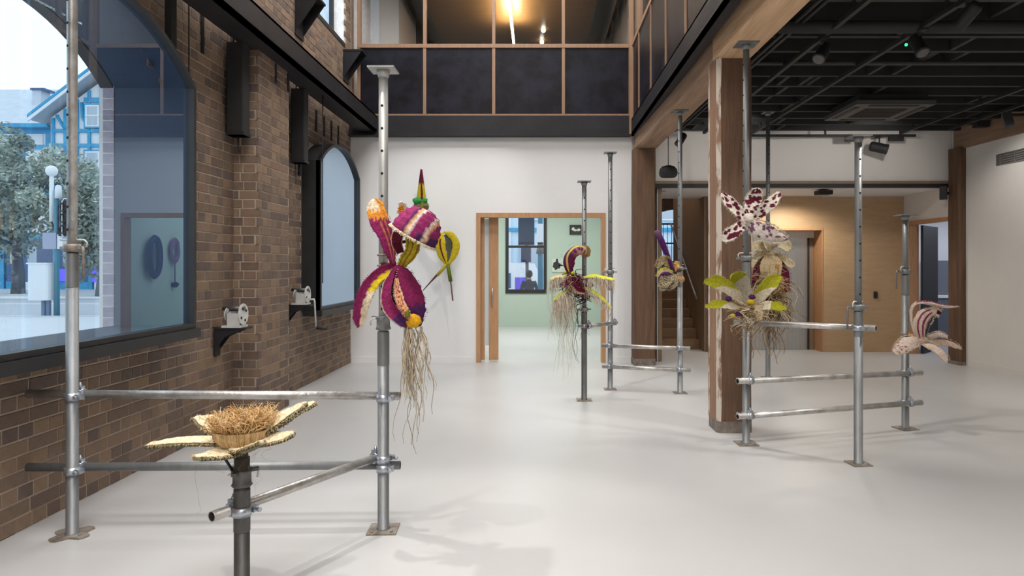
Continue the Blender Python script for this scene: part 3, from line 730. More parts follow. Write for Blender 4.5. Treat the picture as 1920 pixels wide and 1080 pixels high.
# ------------------------------------------------------------------ woven flowers
YEL, ORA, MAG, MAR, PUR, CRE, LIM = [lin(c) for c in ((226,196,40), (240,158,60), (152,44,100), (98,22,46), (84,42,96), (240,222,192), (196,204,50))]
TAN, BRN, WHI, BLK, OLI, PNK, BEI = [lin(c) for c in ((214,166,104), (92,66,46), (246,236,222), (46,42,38), (128,132,40), (240,216,202), (222,196,160))]
GRY = lin((200, 190, 172))
def mixc(a, b, t): return tuple(x+(y-x)*t for x, y in zip(a, b))
def fl(pts): return [at(*p) for p in pts]
def petal(name, root, pts, hw, colf, nrm=(0, -1, 0), cup=0, thick=.010, nu=36, nv=12, colb=None, ruff=.0035, rows=26, curl=0, edge=None, hairs=0, hcol=None, hlen=.02, wave=0, hdown=0):
    """pts: centre line; hw: half width (m) along it; v>0 is to the right of travel seen against nrm"""
    mb = MB(); top = []; bot = []; lastn = None; E = []
    nr = nrm if isinstance(nrm, list) else [Vector(nrm)]*2
    nr = [Vector(n).normalized() for n in nr]
    for i in range(nu+1):
        u = i/nu; p = spline(pts, u); t = spline(pts, min(u+.01, 1))-spline(pts, max(u-.01, 0)); t.normalize()
        n0 = spline(nr, u) if len(nr) > 2 else nr[0].lerp(nr[-1], u)
        s = t.cross(n0); s = s.normalized() if s.length > 1e-4 else t.orthogonal().normalized(); n = s.cross(t).normalized()
        w_ = interp(hw, u)*(1+.05*noise.noise(Vector((u*9, p.x*5, p.z*5)))); a = []; b = []
        for j in range(nv+1):
            v = -1+2*j/nv; h = cup*w_*(v*v)+wave*w_*math.sin(u*14+v*2)*abs(v)
            rr = ruff*(abs(math.sin(u*rows*math.pi))*.9+noise.noise(Vector((u*40, v*9, p.z*20)))*.8) if 0 < j < nv else 0
            q = p+s*(w_*v)+n*(h+rr)
            if curl: q += n*curl*u*u
            jit = s*(.006*noise.noise(Vector((u*60, v*3, 5+p.x))) if j in (0, nv) else 0)
            c = colf(u, v); cb = (colb or colf)(u, v)
            if edge and abs(v) > .88: c = edge(u, v); cb = c
            k = .92+.22*noise.noise(Vector((u*50, v*12, p.x*9)))+.1
            a.append(mb.vert(q+jit, tuple(x*k for x in c)))
            b.append(mb.vert(q+jit-n*thick*(1-.75*abs(v)**4), tuple(x*k for x in cb)))
        top.append(a); bot.append(b); E.append((p-s*w_, p+s*w_, n, s, t))
    for i in range(nu):
        for j in range(nv):
            mb.face((top[i][j], top[i][j+1], top[i+1][j+1], top[i+1][j]), True)
            mb.face((bot[i][j], bot[i+1][j], bot[i+1][j+1], bot[i][j+1]), True)
        mb.face((top[i][0], top[i+1][0], bot[i+1][0], bot[i][0]), True); mb.face((top[i][nv], bot[i][nv], bot[i+1][nv], top[i+1][nv]), True)
    mb.face(top[0][::-1]+bot[0]); mb.face(top[nu]+bot[nu][::-1])
    o = mb.build(name, M['yarn'], root)
    if hairs:                                   # frayed yarn ends along both edges
        hb = MB()
        for _ in range(hairs):
            i = R.randrange(nu+1); l, r_, n, s, t = E[i]; sg = R.choice((-1, 1)); p = r_ if sg > 0 else l
            d = (s*sg+n*R.uniform(-.6, .6)+t*R.uniform(-.5, .5)+V(0, 0, -hdown)).normalized()*hlen*R.uniform(.4, 1.2)
            c = hcol(i/nu) if callable(hcol) else (hcol or colf(i/nu, sg*.95))
            hb.tube([p, p+d*.5+n*.001, p+d+V(0, 0, -hlen*.15)], [.0016, .0014, .0007], 3, [c, c, c], False)
        hb.build('frayed_edge', M['fibre'], o, kind='stuff')
    return o
def strands(name, root, n, start, length, cols, r=.0022, wig=.02, down=1.0, spread=(0, 0, 0), seg=7, m='fibre', **kw):
    mb = MB()
    for k in range(n):
        p = Vector(start()); L_ = length() ; c = R.choice(cols); f_ = R.uniform(.75, 1.12); c = tuple(x*f_ for x in c)
        d = V(R.gauss(0, 1)*spread[0], R.gauss(0, 1)*spread[1], R.gauss(0, 1)*spread[2]+(-.2 if down else .2)); path = [p]
        ph = R.uniform(0, 9); ph2 = R.uniform(0, 9)
        for i in range(seg):
            d = d+V(R.gauss(0, wig), R.gauss(0, wig), -down*.35); dd = d.normalized(); p = p+dd*L_/seg; d = dd
            path.append(p+V(math.sin(ph+i)*wig*.15, math.sin(ph2+i*1.3)*wig*.15, 0))
        rr = [r*(1-.55*i/seg) for i in range(seg+1)]
        mb.tube(path, rr, 4, [c]*(seg+1), False)
    return mb.build(name, M[m], root, kind='stuff', **kw)
def lump(name, root, c, r, col, sc=(1, 1, 1), bump=.25, m='yarn', n=14):
    mb = MB(); mb.ball(c, r, n, n*2//3, sc, bump, col); return mb.build(name, M[m], root)
def wire(name, root, pts, r, col=None, m=None, n=8):
    mb = MB(); mb.tube(pts, r, n, [col]*len(pts) if col else None); return mb.build(name, m or M['yarn'], root)
def K(Y): return Y/F

# --- magenta orchid on the tall front prop
oy = 3.78; k = K(3.74)
fo = empty('woven_orchid', at(742, 500, 3.80), 'large magenta woven orchid with a striped hood and trailing cream roots', 'sculpture', 'woven flower sculptures')
wire('binding_wire', fo, [V(-.885, 3.853, 1.50), V(-.87, 3.83, 1.52), at(742, 500, 3.80)], .010, BRN)
for z in (1.42, 1.50, 1.56): MB().pipe((-.885, 3.89, z), (-.885, 3.89, z+.012), .036, .0275).build('binding_band', M['rust'], fo)
def c_up(u, v):
    e = u+.05*v+.03*math.sin(v*23)
    if e > .80 and v < .35: return CRE
    if e > .66: return ORA if v > -.5 or e < .8 else CRE
    return mixc(ORA, MAG, .35) if min(abs(v-.05), abs(v-.5)) < .08 and u < .62 else MAG
petal('petal', fo, fl([(738,496,3.80), (727,450,3.76), (711,410,3.75), (700,373,3.78)]), [(0,6*k), (.3,13*k), (.62,18*k), (.86,16*k), (.96,10*k), (1,3*k)], c_up, cup=.35, hairs=120, hlen=.009)
def c_ll(u, v):
    if v > -.15+.05*math.sin(u*50): return MAG
    return YEL if u < .55+.05*v else CRE
petal('petal', fo, fl([(744,500,3.80), (722,508,3.75), (699,527,3.72), (683,555,3.70), (675,585,3.72), (673,614,3.76)]), [(0,6*k), (.25,12*k), (.6,14*k), (.85,12*k), (.95,8*k), (1,3*k)], c_ll, cup=.55, hairs=120, hlen=.009, nrm=[(.3,-1,0), (.35,-1,.1)])
def c_lip(u, v): return PUR if u > .68+.04*math.sin(v*15) else mixc(MAG, MAR, .25 if v < 0 else .05)
petal('lip_lobe', fo, fl([(742,498,3.77), (756,522,3.72), (769,552,3.69), (778,582,3.69), (787,612,3.73)]), [(0,9*k), (.18,19*k), (.5,24*k), (.8,21*k), (.94,11*k), (1,4*k)], c_lip, cup=-.3, hairs=100, hlen=.008, nrm=(.25, -1, .1))
petal('lip_rim', fo, fl([(740,505,3.74), (728,540,3.68), (730,570,3.65), (748,595,3.64), (768,612,3.66)]), [(0,5*k), (.25,10*k), (.6,13*k), (.85,10*k), (1,6*k)], lambda u, v: CRE if v > .88 else (PUR if u > .72 else mixc(MAG, MAR, .3)), cup=.6, hairs=200, hcol=CRE, hlen=.010, nrm=(-.35, -1, .1))
lump('throat', fo, at(744, 548, 3.735), .036, lin((40, 10, 30)), (.9, .5, 2.0))
def c_band(u, v): return mixc(ORA, PNK, .5) if abs(v) > .6 else (MAG if noise.noise(Vector((u*22, v*3, 1))) > .12 else mixc(ORA, PNK, .25))
petal('lip_band', fo, fl([(743,522,3.70), (747,552,3.655), (756,580,3.635), (769,598,3.635)]), [(0,4*k), (.4,8*k), (.8,9*k), (1,5*k)], c_band, ruff=.006)
lump('lip_cushion', fo, at(775, 602, 3.65), 15*k, lin((236, 176, 40)), (1, .5, .85), .2)
lump('lip_knob', fo, at(764, 588, 3.615), 6*k, OLI, (.8, .8, 1.3), .3)
def c_strap(u, v): return mixc(MAR, YEL, .15) if math.sin(v*9.5) > .45 else mixc(YEL, OLI, .35)
petal('striped_strap', fo, fl([(752,502,3.79), (758,488,3.74), (768,472,3.69), (772,452,3.68), (768,434,3.71), (762,424,3.76)]), [(0,9*k), (.25,12*k), (.55,14*k), (1,15*k)], c_strap, cup=-.5, nrm=[(.2,-1,0), (-.1,-1,.2), (-.3,-.8,.3)])
petal('inner_petal', fo, fl([(752,474,3.78), (745,455,3.75), (748,438,3.76), (757,430,3.80)]), [(0,8*k), (.5,11*k), (1,7*k)], lambda u, v: CRE if abs(v) > .85 else MAR, cup=.6)
petal('petal', fo, fl([(760,412,3.90), (757,396,3.90), (752,378,3.88)]), [(0,10*k), (.5,10*k), (.85,6*k), (1,2*k)], lambda u, v: CRE if v > .2 or u > .8 else ORA, hairs=80, hlen=.012)
# striped hood: a bulging half shell on a tilted axis
hc = at(776, 442, 3.66); hax = V(.50, -.06, .86).normalized(); he1 = V(.86, -.08, -.50); he1 = (he1-hax*he1.dot(hax)).normalized(); he2 = hax.cross(he1)
mb = MB(); NU, NV = 48, 18; HR, HH = 45*k, 53*k; rows = []
for i in range(NV+1):
    th = (math.pi/2)*i/NV; row = []
    for j in range(NU):
        ph = 2*math.pi*j/NU
        rad = HR*math.sin(th)**.72; d = he1*math.cos(ph)+he2*math.sin(ph)
        q = hc+d*rad*(1 if math.sin(ph)*1 else 1)+hax*HH*math.cos(th)**1.05
        q = q+(q-hc).normalized()*(.004*math.sin(th*50)+.004*noise.noise(q*40))
        a = math.degrees(ph) % 360; x = math.cos(ph)
        c = mixc(MAG, lin((190, 70, 130)), .25)
        f = (q-hc).dot(he1)/HR; front = (q-hc).y < 0
        if front:
            if abs(f-.02) < .06: c = WHI
            elif abs(f+.10) < .07: c = mixc(ORA, PNK, .3)
            elif abs(f+.22) < .06: c = PUR
            elif abs(f-.66) < .05: c = mixc(ORA, PNK, .4)
            elif abs(f-.57) < .04: c = WHI
            elif .3 < f < .75 and th > 1.25: c = PUR
            elif f >= .75 and th > 1.3: c = PUR
        kk = .85+.3*noise.noise(Vector((ph*9, th*12, 3)))+.05
        row.append(mb.vert(q, tuple(y*kk for y in c)))
    rows.append(row)
for a, b in zip(rows, rows[1:]):
    for j in range(NU): mb.face((a[j], b[j], b[(j+1) % NU], a[(j+1) % NU]), True)
inn = [[mb.vert(hc+(Vector(mb.v[i])-hc)*.93, lin((70, 20, 45))) for i in row] for row in rows]
for a, b in zip(inn, inn[1:]):
    for j in range(NU): mb.face((a[j], a[(j+1) % NU], b[(j+1) % NU], b[j]), True)
for j in range(NU): mb.face((rows[-1][j], inn[-1][j], inn[-1][(j+1) % NU], rows[-1][(j+1) % NU]))
hood = mb.build('hood', M['yarn'], fo)
rim = MB()
for j in range(420):
    ph = 2*math.pi*R.random(); p = hc+(he1*math.cos(ph)+he2*math.sin(ph))*HR*1.0
    d = ((p-hc).normalized()*.6-hax*.9+V(R.uniform(-.6, .6), R.uniform(-.6, .6), R.uniform(-.4, .4))).normalized()*.018*R.uniform(.5, 1.2)
    rim.tube([p, p+d*.6, p+d], [.003, .0026, .001], 3, [CRE]*3, False)
rim.build('rim_fringe', M['fibre'], hood, kind='stuff')
wire('hood_stay', fo, [hc+hax*.02, hc+V(-.02, .10, -.02), V(-.885, 3.862, 1.62)], .009, MAR)
strands('root_fringe', fo, 46, lambda: at(R.uniform(757, 772), R.uniform(612, 622), 3.66+R.uniform(-.02, .02)), lambda: R.uniform(.18, .40), [lin((222, 205, 180))], r=.0032, wig=.04, seg=9)
strands('root_fringe', fo, 16, lambda: at(R.uniform(765, 792), R.uniform(610, 625), 3.66+R.uniform(-.02, .02)), lambda: R.uniform(.30, .50), [lin((214, 196, 170))], r=.0036, wig=.09, seg=10)
strands('long_root', fo, 6, lambda: at(R.uniform(762, 776), 640, 3.66), lambda: R.uniform(.50, .60), [lin((196, 180, 156))], r=.0034, wig=.09, seg=11)

# --- slim yellow and green orchid on the white wall
Y = 10.38; k = K(Y)
f4 = empty('wall_orchid', at(800, 430, Y+.1), 'slim yellow and green woven orchid with maroon spike on the white end wall', 'sculpture', 'woven flower sculptures')
sp = [at(790+.0*i, 392-i*6.2, Y) for i in range(13)]
cols = [mixc(YEL, OLI, .35) if i < 8 else MAR for i in range(13)]
mb = MB(); mb.tube(sp, [(11.5-.8*i)*k for i in range(13)], 14, cols); mb.build('spike', M['yarn'], f4)
petal('spike_seam', f4, [at(791, 390, Y-.11), at(791, 365, Y-.09), at(790, 342, Y-.06)], [(0, 2*k), (.5, 1.8*k), (1, 1*k)], lambda u, v: MAR if u > .25 else OLI)
lump('green_tuft', f4, at(788, 377, Y-.02), 13*k, lin((64, 160, 78)), (1.05, .9, .55), .4)
lump('striped_ring', f4, at(790, 387, Y), 15*k, lin((126, 122, 78)), (1, .9, .6), .2)
wire('stem', f4, [at(792, 388, Y), at(797, 405, Y), at(802, 425, Y), at(812, 440, Y), at(826, 445, Y-.02)], 6*k, OLI)
petal('pod_petal', f4, fl([(838,498,Y), (829,478,Y-.05), (824,455,Y-.07), (829,436,Y-.02)]), [(0,3*k), (.35,9*k), (.7,11*k), (1,3*k)], lambda u, v: MAR if abs(v-.1) < .2 and u < .8 else mixc(YEL, OLI, .12), cup=-.4)
petal('pod_petal', f4, fl([(840,498,Y), (850,480,Y-.02), (855,460,Y-.03), (848,443,Y-.02), (832,435,Y)]), [(0,3*k), (.4,7*k), (.8,6*k), (1,2*k)], lambda u, v: mixc(YEL, OLI, .25), cup=-.3)
petal('pod_heart', f4, fl([(840,492,Y+.02), (845,470,Y+.03), (842,452,Y+.02), (834,440,Y+.02)]), [(0,3*k), (.5,10*k), (1,3*k)], lambda u, v: lin((96, 98, 84)), cup=.2)
wire('stalk', f4, [at(839, 494, Y), at(842, 510, Y), at(845, 528, Y)], 3.6*k, lin((110, 120, 40)))
wire('stake', f4, [at(845, 526, Y), at(847, 545, Y), at(849, 564, Y)], 1.3*k, lin((120, 84, 92)))
wire('side_shoot', f4, [at(838, 495, Y), at(828, 507, Y), at(820, 516, Y)], 3*k, lin((190, 170, 50)))
wire('stake', f4, [at(821, 514, Y), at(808, 528, Y), at(793, 545, Y)], [2.4*k, 1.4*k, .7*k], lin((96, 60, 70)))
MB().tube([at(797, 405, Y), V(at(797, 405, Y).x, YB+.0, at(797, 405, Y).z)], .012, 8).build('wall_bracket', M['galv'], f4)

# --- cream straw flower on the short front prop
Y = 3.06; k = K(Y)
f1 = empty('straw_flower', V(A3[0], A3[1], .69), 'cream straw flower with a frizzy tan heart lying open on a short steel prop', 'sculpture', 'woven flower sculptures')
STR = lin((250, 232, 196)); STD = lin((228, 200, 156)); CORD = lin((58, 58, 44))
def c_st(u, v): return STR if noise.noise(Vector((u*30, v*8, 2))) > -.25 else STD
def c_edge(u, v): return CORD if int(u*46+(v > 0)) % 3 else lin((196, 178, 134))
def straw(pts, hw, cup=.15, nrm=(0, 0, 1)):
    o = petal('petal', f1, pts, [(u, h) for u, h in hw], c_st, nrm=nrm, cup=cup, thick=.018, colb=lambda u, v: lin((150, 140, 116)), hairs=200, hcol=STD, hlen=.016, ruff=.005)
    nu = 40
    for sg in (-1, 1):                      # dark twisted cord sewn round the rim
        cp = []; cc = []
        for i in range(nu+1):
            u = i/nu; p = spline(pts, u); t = (spline(pts, min(u+.01, 1))-spline(pts, max(u-.01, 0))).normalized(); s = t.cross(Vector(nrm)).normalized(); n = s.cross(t)
            w_ = interp(hw, u); cp.append(p+s*sg*w_*1.0+n*(cup*w_-.012)); cc.append(CORD if i % 2 else lin((150, 140, 104)))
        mb = MB(); mb.tube(cp, .0075, 6, cc); mb.build('rim_cord', M['yarn'], o)
cz = V(-1.33, 3.06, .715)
straw([cz, V(-1.47, 3.05, .722), V(-1.60, 3.04, .722), V(-1.738, 3.03, .71)], [(0, .05), (.3, .062), (.75, .055), (.93, .035), (1, .012)])
straw([cz, V(-1.42, 3.15, .735), V(-1.53, 3.22, .762), V(-1.648, 3.27, .780)], [(0, .06), (.35, .075), (.75, .05), (1, .012)], .2, nrm=(.2, -.4, 1))
straw([cz, V(-1.35, 2.96, .70), V(-1.38, 2.88, .702), V(-1.40, 2.80, .72)], [(0, .07), (.35, .075), (.8, .05), (1, .014)], .1)
straw([cz, V(-1.24, 3.10, .765), V(-1.15, 3.14, .825), V(-1.075, 3.16, .872)], [(0, .06), (.4, .070), (.8, .036), (1, .010)], .2, nrm=(-.45, -.35, 1))
straw([cz, V(-1.25, 3.22, .755), V(-1.18, 3.30, .80), V(-1.10, 3.36, .835)], [(0, .06), (.4, .07), (.8, .05), (1, .014)], .2, nrm=(-.3, -.3, 1))
straw([cz, V(-1.23, 3.03, .735), V(-1.15, 3.02, .745), V(-1.085, 3.02, .765)], [(0, .06), (.4, .066), (.8, .04), (1, .012)], .12, nrm=(-.1, -.2, 1))
straw([cz, V(-1.27, 2.96, .715), V(-1.22, 2.91, .735), V(-1.17, 2.88, .765)], [(0, .06), (.4, .066), (.8, .04), (1, .012)], .12, nrm=(-.2, .1, 1))
mb = MB(); mb.lathe(cz, [(.06, -.02), (.100, .005), (.114, .032), (.118, .056), (.10, .056), (.05, .03)], 40); 
mb.c = [tuple(x*(.75 if (i//2) % 3 == 0 else 1) for x in lin((238, 200, 150))) for i in range(len(mb.c))]
mb.build('pleated_cup', M['yarn'], f1)
pl_ = MB()
for i in range(150):
    a = 2*math.pi*i/150; d = V(math.cos(a), math.sin(a), 0); f_ = R.uniform(.6, 1.1); c = tuple(x*f_ for x in lin((244, 212, 164)))
    pl_.tube([cz+d*.095+V(0, 0, -.005), cz+d*.117+V(0, 0, .028), cz+d*.121+V(0, 0, .06)], .0026, 4, [c]*3, False)
pl_.build('pleat_fibre', M['fibre'], f1, kind='stuff')
fz = MB(); FZ = [lin(c) for c in ((248, 210, 150), (236, 188, 124), (252, 228, 184), (214, 160, 100))]
for i in range(1300):
    a = R.uniform(0, 2*math.pi); rr = .112*math.sqrt(R.uniform(.2, 1)); d = V(math.cos(a), math.sin(a), 0)
    p = cz+d*rr+V(0, 0, .05); tall = .085*R.uniform(.5, 1.15)*(1 if math.cos(a) < .3 else 1.1); c = R.choice(FZ)
    q1 = p+V(0, 0, tall*.5)+d*.014+V(R.gauss(0, .014), R.gauss(0, .014), 0); q2 = p+V(0, 0, tall*R.uniform(.7, 1.05))+d*.016+V(R.gauss(0, .024), R.gauss(0, .024), 0)
    q3 = q2+V(R.gauss(0, .015), R.gauss(0, .015), R.gauss(-.006, .01))
    fz.tube([p, q1, q2, q3], [.0018, .0016, .0012, .0007], 3, [tuple(x*.75 for x in c), c, c, c], False)
fz.build('frizzy_heart', M['fibre'], f1, kind='stuff')
strands('stray_thread', f1, 7, lambda: cz+V(R.uniform(-.25, .2), R.uniform(-.1, .1), -.01), lambda: R.uniform(.08, .30), [lin((170, 140, 100))], r=.0006, wig=.2, seg=8)
wire('support_rod', f1, [V(-1.365, 3.05, .585), V(-1.40, 3.04, .65), V(-1.425, 3.03, .70)], .006, None, M['steel_black'])
MB().lathe((A3[0], A3[1], .6855), [(.03, 0), (.045, .012), (.055, .02)], 16).build('mount', M['galv_dark'], f1)

# --- spotted star flower
Y = 5.62; k = K(Y)
f6 = empty('spotted_star_flower', at(1404, 418, 5.68), 'cream star flower with maroon spots, high on the prop beside the timber post', 'sculpture', 'woven flower sculptures')
def spotted(seed, n=16, bigr=.17, dark=MAR, base=WHI, xs=1.0):
    q = random.Random(seed); S_ = [(q.random(), q.uniform(-.85, .85), q.uniform(.6, 1.1)*bigr) for _ in range(n)]
    def f(u, v):
        for a, b, r_ in S_:
            if ((u-a)*3.9)**2+((v-b)*.8)**2 < (r_*1.5)**2: return dark
        return base
    return f
for i, (pts, hw) in enumerate((
    ([(1403,412,5.64), (1388,400,5.60), (1370,382,5.58), (1353,362,5.60)], [(0,5), (.35,10.5), (.75,10), (.95,5), (1,2)]),
    ([(1408,410,5.66), (1409,390,5.66), (1414,370,5.66), (1422,353,5.62)], [(0,7), (.35,15), (.7,15), (.93,9), (1,3)]),
    ([(1414,410,5.64), (1430,395,5.60), (1446,380,5.58), (1463,361,5.60)], [(0,6), (.35,10), (.7,10.5), (.94,6), (1,2)]),
    ([(1404,414,5.64), (1390,424,5.58), (1372,437,5.55), (1353,450,5.57)], [(0,5), (.35,10), (.75,12), (.94,8), (1,3)]))):
    petal('petal', f6, fl(pts), [(u, h*k) for u, h in hw], spotted(i+3, (20, 40, 22, 20)[i], dark=mixc(MAR, lin((110, 40, 60)), .4)), cup=.25, hairs=130, hlen=.012, hcol=WHI, nv=16, nu=44)
petal('lip', f6, fl([(1402,414,5.60), (1425,430,5.53), (1450,440,5.50), (1477,448,5.52)]), [(0,8*k), (.3,15*k), (.6,15*k), (.88,9*k), (1,3*k)], spotted(21, 26, .12, lin((120, 80, 110)), lin((226, 212, 200))), cup=-.4, hairs=520, hlen=.022, hcol=lin((226, 214, 200)), nv=16, nu=44)
lump('heart', f6, at(1404, 408, 5.56), 8*k, WHI, (1.2, .5, 1), .6)
wire('stem', f6, [at(1404, 414, 5.60), V(C1[0]-.01, 5.70, 1.88), V(C1[0], 5.755, 1.84)], .012, BRN)
MB().pipe((C1[0], C1[1], 1.84), (C1[0], C1[1], 1.86), .034, .0275).build('binding_band', M['rust'], f6)

# --- green tipped rosette below it
Y = 5.56; k = K(Y)
f8 = empty('rosette_flower', at(1400, 585, 5.70), 'woven rosette of cream leaves with yellow-green tips, tied where tube and prop cross', 'sculpture', 'woven flower sculptures')
GT = lin((172, 168, 40)); LB = lin((222, 208, 182))
def leaf(pts, hw, cf, **kw): petal('leaf', f8, fl(pts), [(u, h*k) for u, h in hw], cf, hairs=60, hlen=.01, hcol=LB, ruff=.002, **kw)
leaf([(1396,572,5.62), (1374,548,5.54), (1348,530,5.50), (1320,528,5.50)], [(0,5), (.35,11), (.75,13), (.95,6), (1,2)], lambda u, v: GT if u > .5-.25*v else LB, cup=.3)
leaf([(1397,570,5.68), (1391,548,5.66), (1383,530,5.62), (1372,516,5.52)], [(0,10), (.35,18), (.7,22), (.93,16), (1,6)], lambda u, v: GT if u > .72 else GRY, cup=.3)
leaf([(1408,572,5.62), (1425,553,5.56), (1442,533,5.53), (1464,517,5.53)], [(0,6), (.35,13), (.75,14), (.95,7), (1,2)], lambda u, v: GT if u > .5+.28*v else LB, cup=.3)
leaf([(1392,580,5.60), (1370,574,5.50), (1347,571,5.46), (1322,575,5.46)], [(0,4), (.35,7.5), (.75,8.5), (.95,4), (1,2)], lambda u, v: GT if u > .5-.15*v else LB, cup=.3, nrm=(0, -1, .5))
leaf([(1412,580,5.60), (1435,574,5.50), (1454,575,5.46), (1475,579,5.46)], [(0,5), (.35,9), (.75,9), (.95,4), (1,2)], lambda u, v: GT if u > .52 else LB, cup=.3, nrm=(0, -1, .5))
leaf([(1404,584,5.58), (1416,578,5.50), (1424,588,5.47), (1424,600,5.47)], [(0,4), (.5,7), (1,4)], lambda u, v: lin((206, 184, 150)), cup=.3)
strands('raffia_tangle', f8, 70, lambda: at(1400+R.gauss(0, 9), 583+R.gauss(0, 5), 5.55+R.uniform(-.05, .06)), lambda: R.uniform(.09, .24), [lin((214, 188, 146)), lin((190, 156, 112)), lin((226, 206, 172))], r=.0050, wig=.22, down=.28, spread=(1, .7, .55), seg=6)
strands('hanging_root', f8, 9, lambda: at(1396+R.gauss(0, 8), 600, 5.60), lambda: R.uniform(.08, .22), [lin((190, 160, 110))], r=.003, wig=.3, seg=7)
for (px, py, c, r_) in ((1410, 557, PUR, 5), (1366, 560, PUR, 5), (1384, 590, PUR, 6), (1408, 566, lin((220, 190, 50)), 6), (1374, 592, lin((220, 196, 70)), 4)):
    lump('bud', f8, at(px, py, 5.50), r_*k, c, (1.2, .9, .9), .4)
lump('core', f8, at(1401, 584, 5.62), 15*k, lin((180, 150, 110)), (1.2, .8, .8), .5)
wire('tie', f8, [at(1401, 584, 5.62), V(C1[0]-.004, 5.742, 1.10)], .016, BRN)

# --- woolly root flower on the far prop
Y = 9.08; k = K(Y)
f7 = empty('hanging_root_flower', at(1441, 470, Y+.08), 'hanging woolly bundle of cream ruffles, maroon straps and brown roots in front of the lift', 'sculpture', 'woven flower sculptures')
RC = lin((236, 218, 178))
for pts, hw in (([(1440,470,9.1), (1428,462,9.0), (1417,460,8.95), (1410,468,8.95)], 9), ([(1444,468,9.1), (1456,456,9.0), (1470,458,8.95), (1480,470,8.95)], 10), ([(1441,470,9.05), (1440,458,8.95), (1444,448,8.9), (1452,447,8.9)], 10), ([(1436,474,9.1), (1420,478,9.05), (1411,488,9.02), (1409,500,9.0)], 7), ([(1450,476,9.1), (1468,484,9.05), (1480,494,9.02), (1486,502,9.0)], 7)):
    petal('ruffle', f7, fl(pts), [(0, 3*k), (.5, hw*k), (.85, hw*k*.9), (1, hw*k*.4)], lambda u, v: RC if abs(v) < .8 else lin((250, 240, 214)), cup=.5, wave=.35, hairs=80, hlen=.03, hcol=RC)
for i in range(7):
    x = 1432+i*5; petal('fold', f7, fl([(1440+i, 474, 9.08), (x, 490, 8.98), (x-1+R.uniform(-2, 2), 506, 8.97), (x+R.uniform(-3, 3), 518+R.uniform(-3, 8), 9.0)]), [(0, 3*k), (.5, 4.2*k), (1, 3*k)], lambda u, v: mixc(RC, TAN, .25*abs(v)), cup=-.5)
for pts in ([(1434,482,9.12), (1424,496,9.08), (1418,514,9.06), (1414,536,9.08)], [(1456,482,9.12), (1468,500,9.06), (1474,522,9.05), (1475,548,9.08)]):
    petal('strap', f7, fl(pts), [(0, 4*k), (.5, 7.5*k), (1, 5*k)], lambda u, v: mixc(MAR, MAG, .35), hairs=160, hlen=.05, hcol=mixc(MAR, MAG, .5))
for (px, py, c, r_) in ((1457, 500, ORA, 4.5), (1464, 524, lin((224, 170, 96)), 6), (1462, 540, lin((236, 190, 110)), 7), (1450, 545, lin((214, 170, 110)), 6), (1440, 530, BRN, 8), (1444, 560, lin((50, 42, 32)), 12), (1462, 572, lin((190, 150, 96)), 6), (1428, 590, lin((214, 160, 100)), 5)):
    lump('bulb', f7, at(px, py, 8.98), r_*k, c, (1, .9, .9), .35)
RT = [lin(c) for c in ((206, 172, 122), (140, 108, 72), (228, 202, 156), (96, 74, 50), (240, 222, 184))]
strands('root_mass', f7, 240, lambda: at(1444+R.gauss(0, 13), 530+R.uniform(-18, 40), 9.02+R.uniform(-.09, .1)), lambda: R.uniform(.20, .62), RT, r=.0065, wig=.28, down=.8, spread=(.7, .5, .3), seg=7)
strands('long_root', f7, 26, lambda: at(1438+R.gauss(0, 10), 575+R.uniform(-10, 20), 9.0+R.uniform(-.05, .1)), lambda: R.uniform(.35, .72), RT[:3], r=.0065, wig=.22, seg=8)
strands('fine_wool', f7, 120, lambda: at(1446+R.gauss(0, 18), 500+R.uniform(-40, 60), 9.0), lambda: R.uniform(.1, .3), [RC, TAN], r=.0022, wig=.5, down=.4, spread=(1, .6, .6), seg=6)
MB().pipe((C4[0], C4[1], 1.62), (C4[0], C4[1], 1.65), .038, .0275).build('binding_band', M['rust'], f7)
wire('tie', f7, [V(C4[0], 9.20, 1.63), at(1441, 474, 9.08)], .02, BRN)

# --- pale pink flower
Y = 6.24; k = K(Y)
f9 = empty('pale_pink_flower', at(1722, 640, Y), 'pale pink woven flower with maroon stripes on the low right-hand prop', 'sculpture', 'woven flower sculptures')
PK = lin((242, 220, 204)); PD = lin((150, 60, 92))
def c9(u, v): return PK
def p9(name, pts, hw, cf=c9, **kw): petal(name, f9, fl(pts), [(u, h*k) for u, h in hw], cf, hairs=240, hlen=.014, hcol=PK, **kw)
p9('arching_petal', [(1716,630,6.26), (1709,605,6.27), (1708,580,6.26), (1718,567,6.22), (1742,566,6.15), (1770,573,6.10), (1797,575,6.10)], [(0,4), (.2,6), (.45,9), (.7,11), (.92,6), (1,2)],
   lambda u, v: PK, colb=lambda u, v: MAG if abs(v) < .75 and u > .5 else PK, nrm=[(1, -.35, .1), (1, -.4, -.1), (.8, -.45, -.55), (.2, -.35, -1), (0, -.25, -1), (0, -.2, -1)], cup=.45)
p9('striped_throat', [(1730,634,6.20), (1729,618,6.16), (1731,603,6.14), (1740,590,6.13), (1754,584,6.12), (1764,588,6.10)], [(0,8), (.25,13), (.5,14), (.75,9), (1,7)],
   lambda u, v: PD if math.sin(v*10+.6) > .35 and u < .72 else (MAR if u > .85 and abs(v) < .5 else PK), cup=-.5, nv=20)
p9('petal', [(1720,634,6.20), (1706,640,6.12), (1692,650,6.07), (1677,662,6.06)], [(0,8), (.35,14), (.7,12), (.93,8), (1,4)], lambda u, v: PK if noise.noise(Vector((u*14, v*5, 4))) < .3 or u < .55 else PD, cup=-.3, nrm=(-.2, -.8, .6))
p9('petal', [(1730,642,6.20), (1748,648,6.12), (1765,660,6.06), (1777,677,6.03)], [(0,7), (.35,11), (.7,11), (.93,8), (1,3)], cup=-.3, nrm=(.2, -.8, .7))
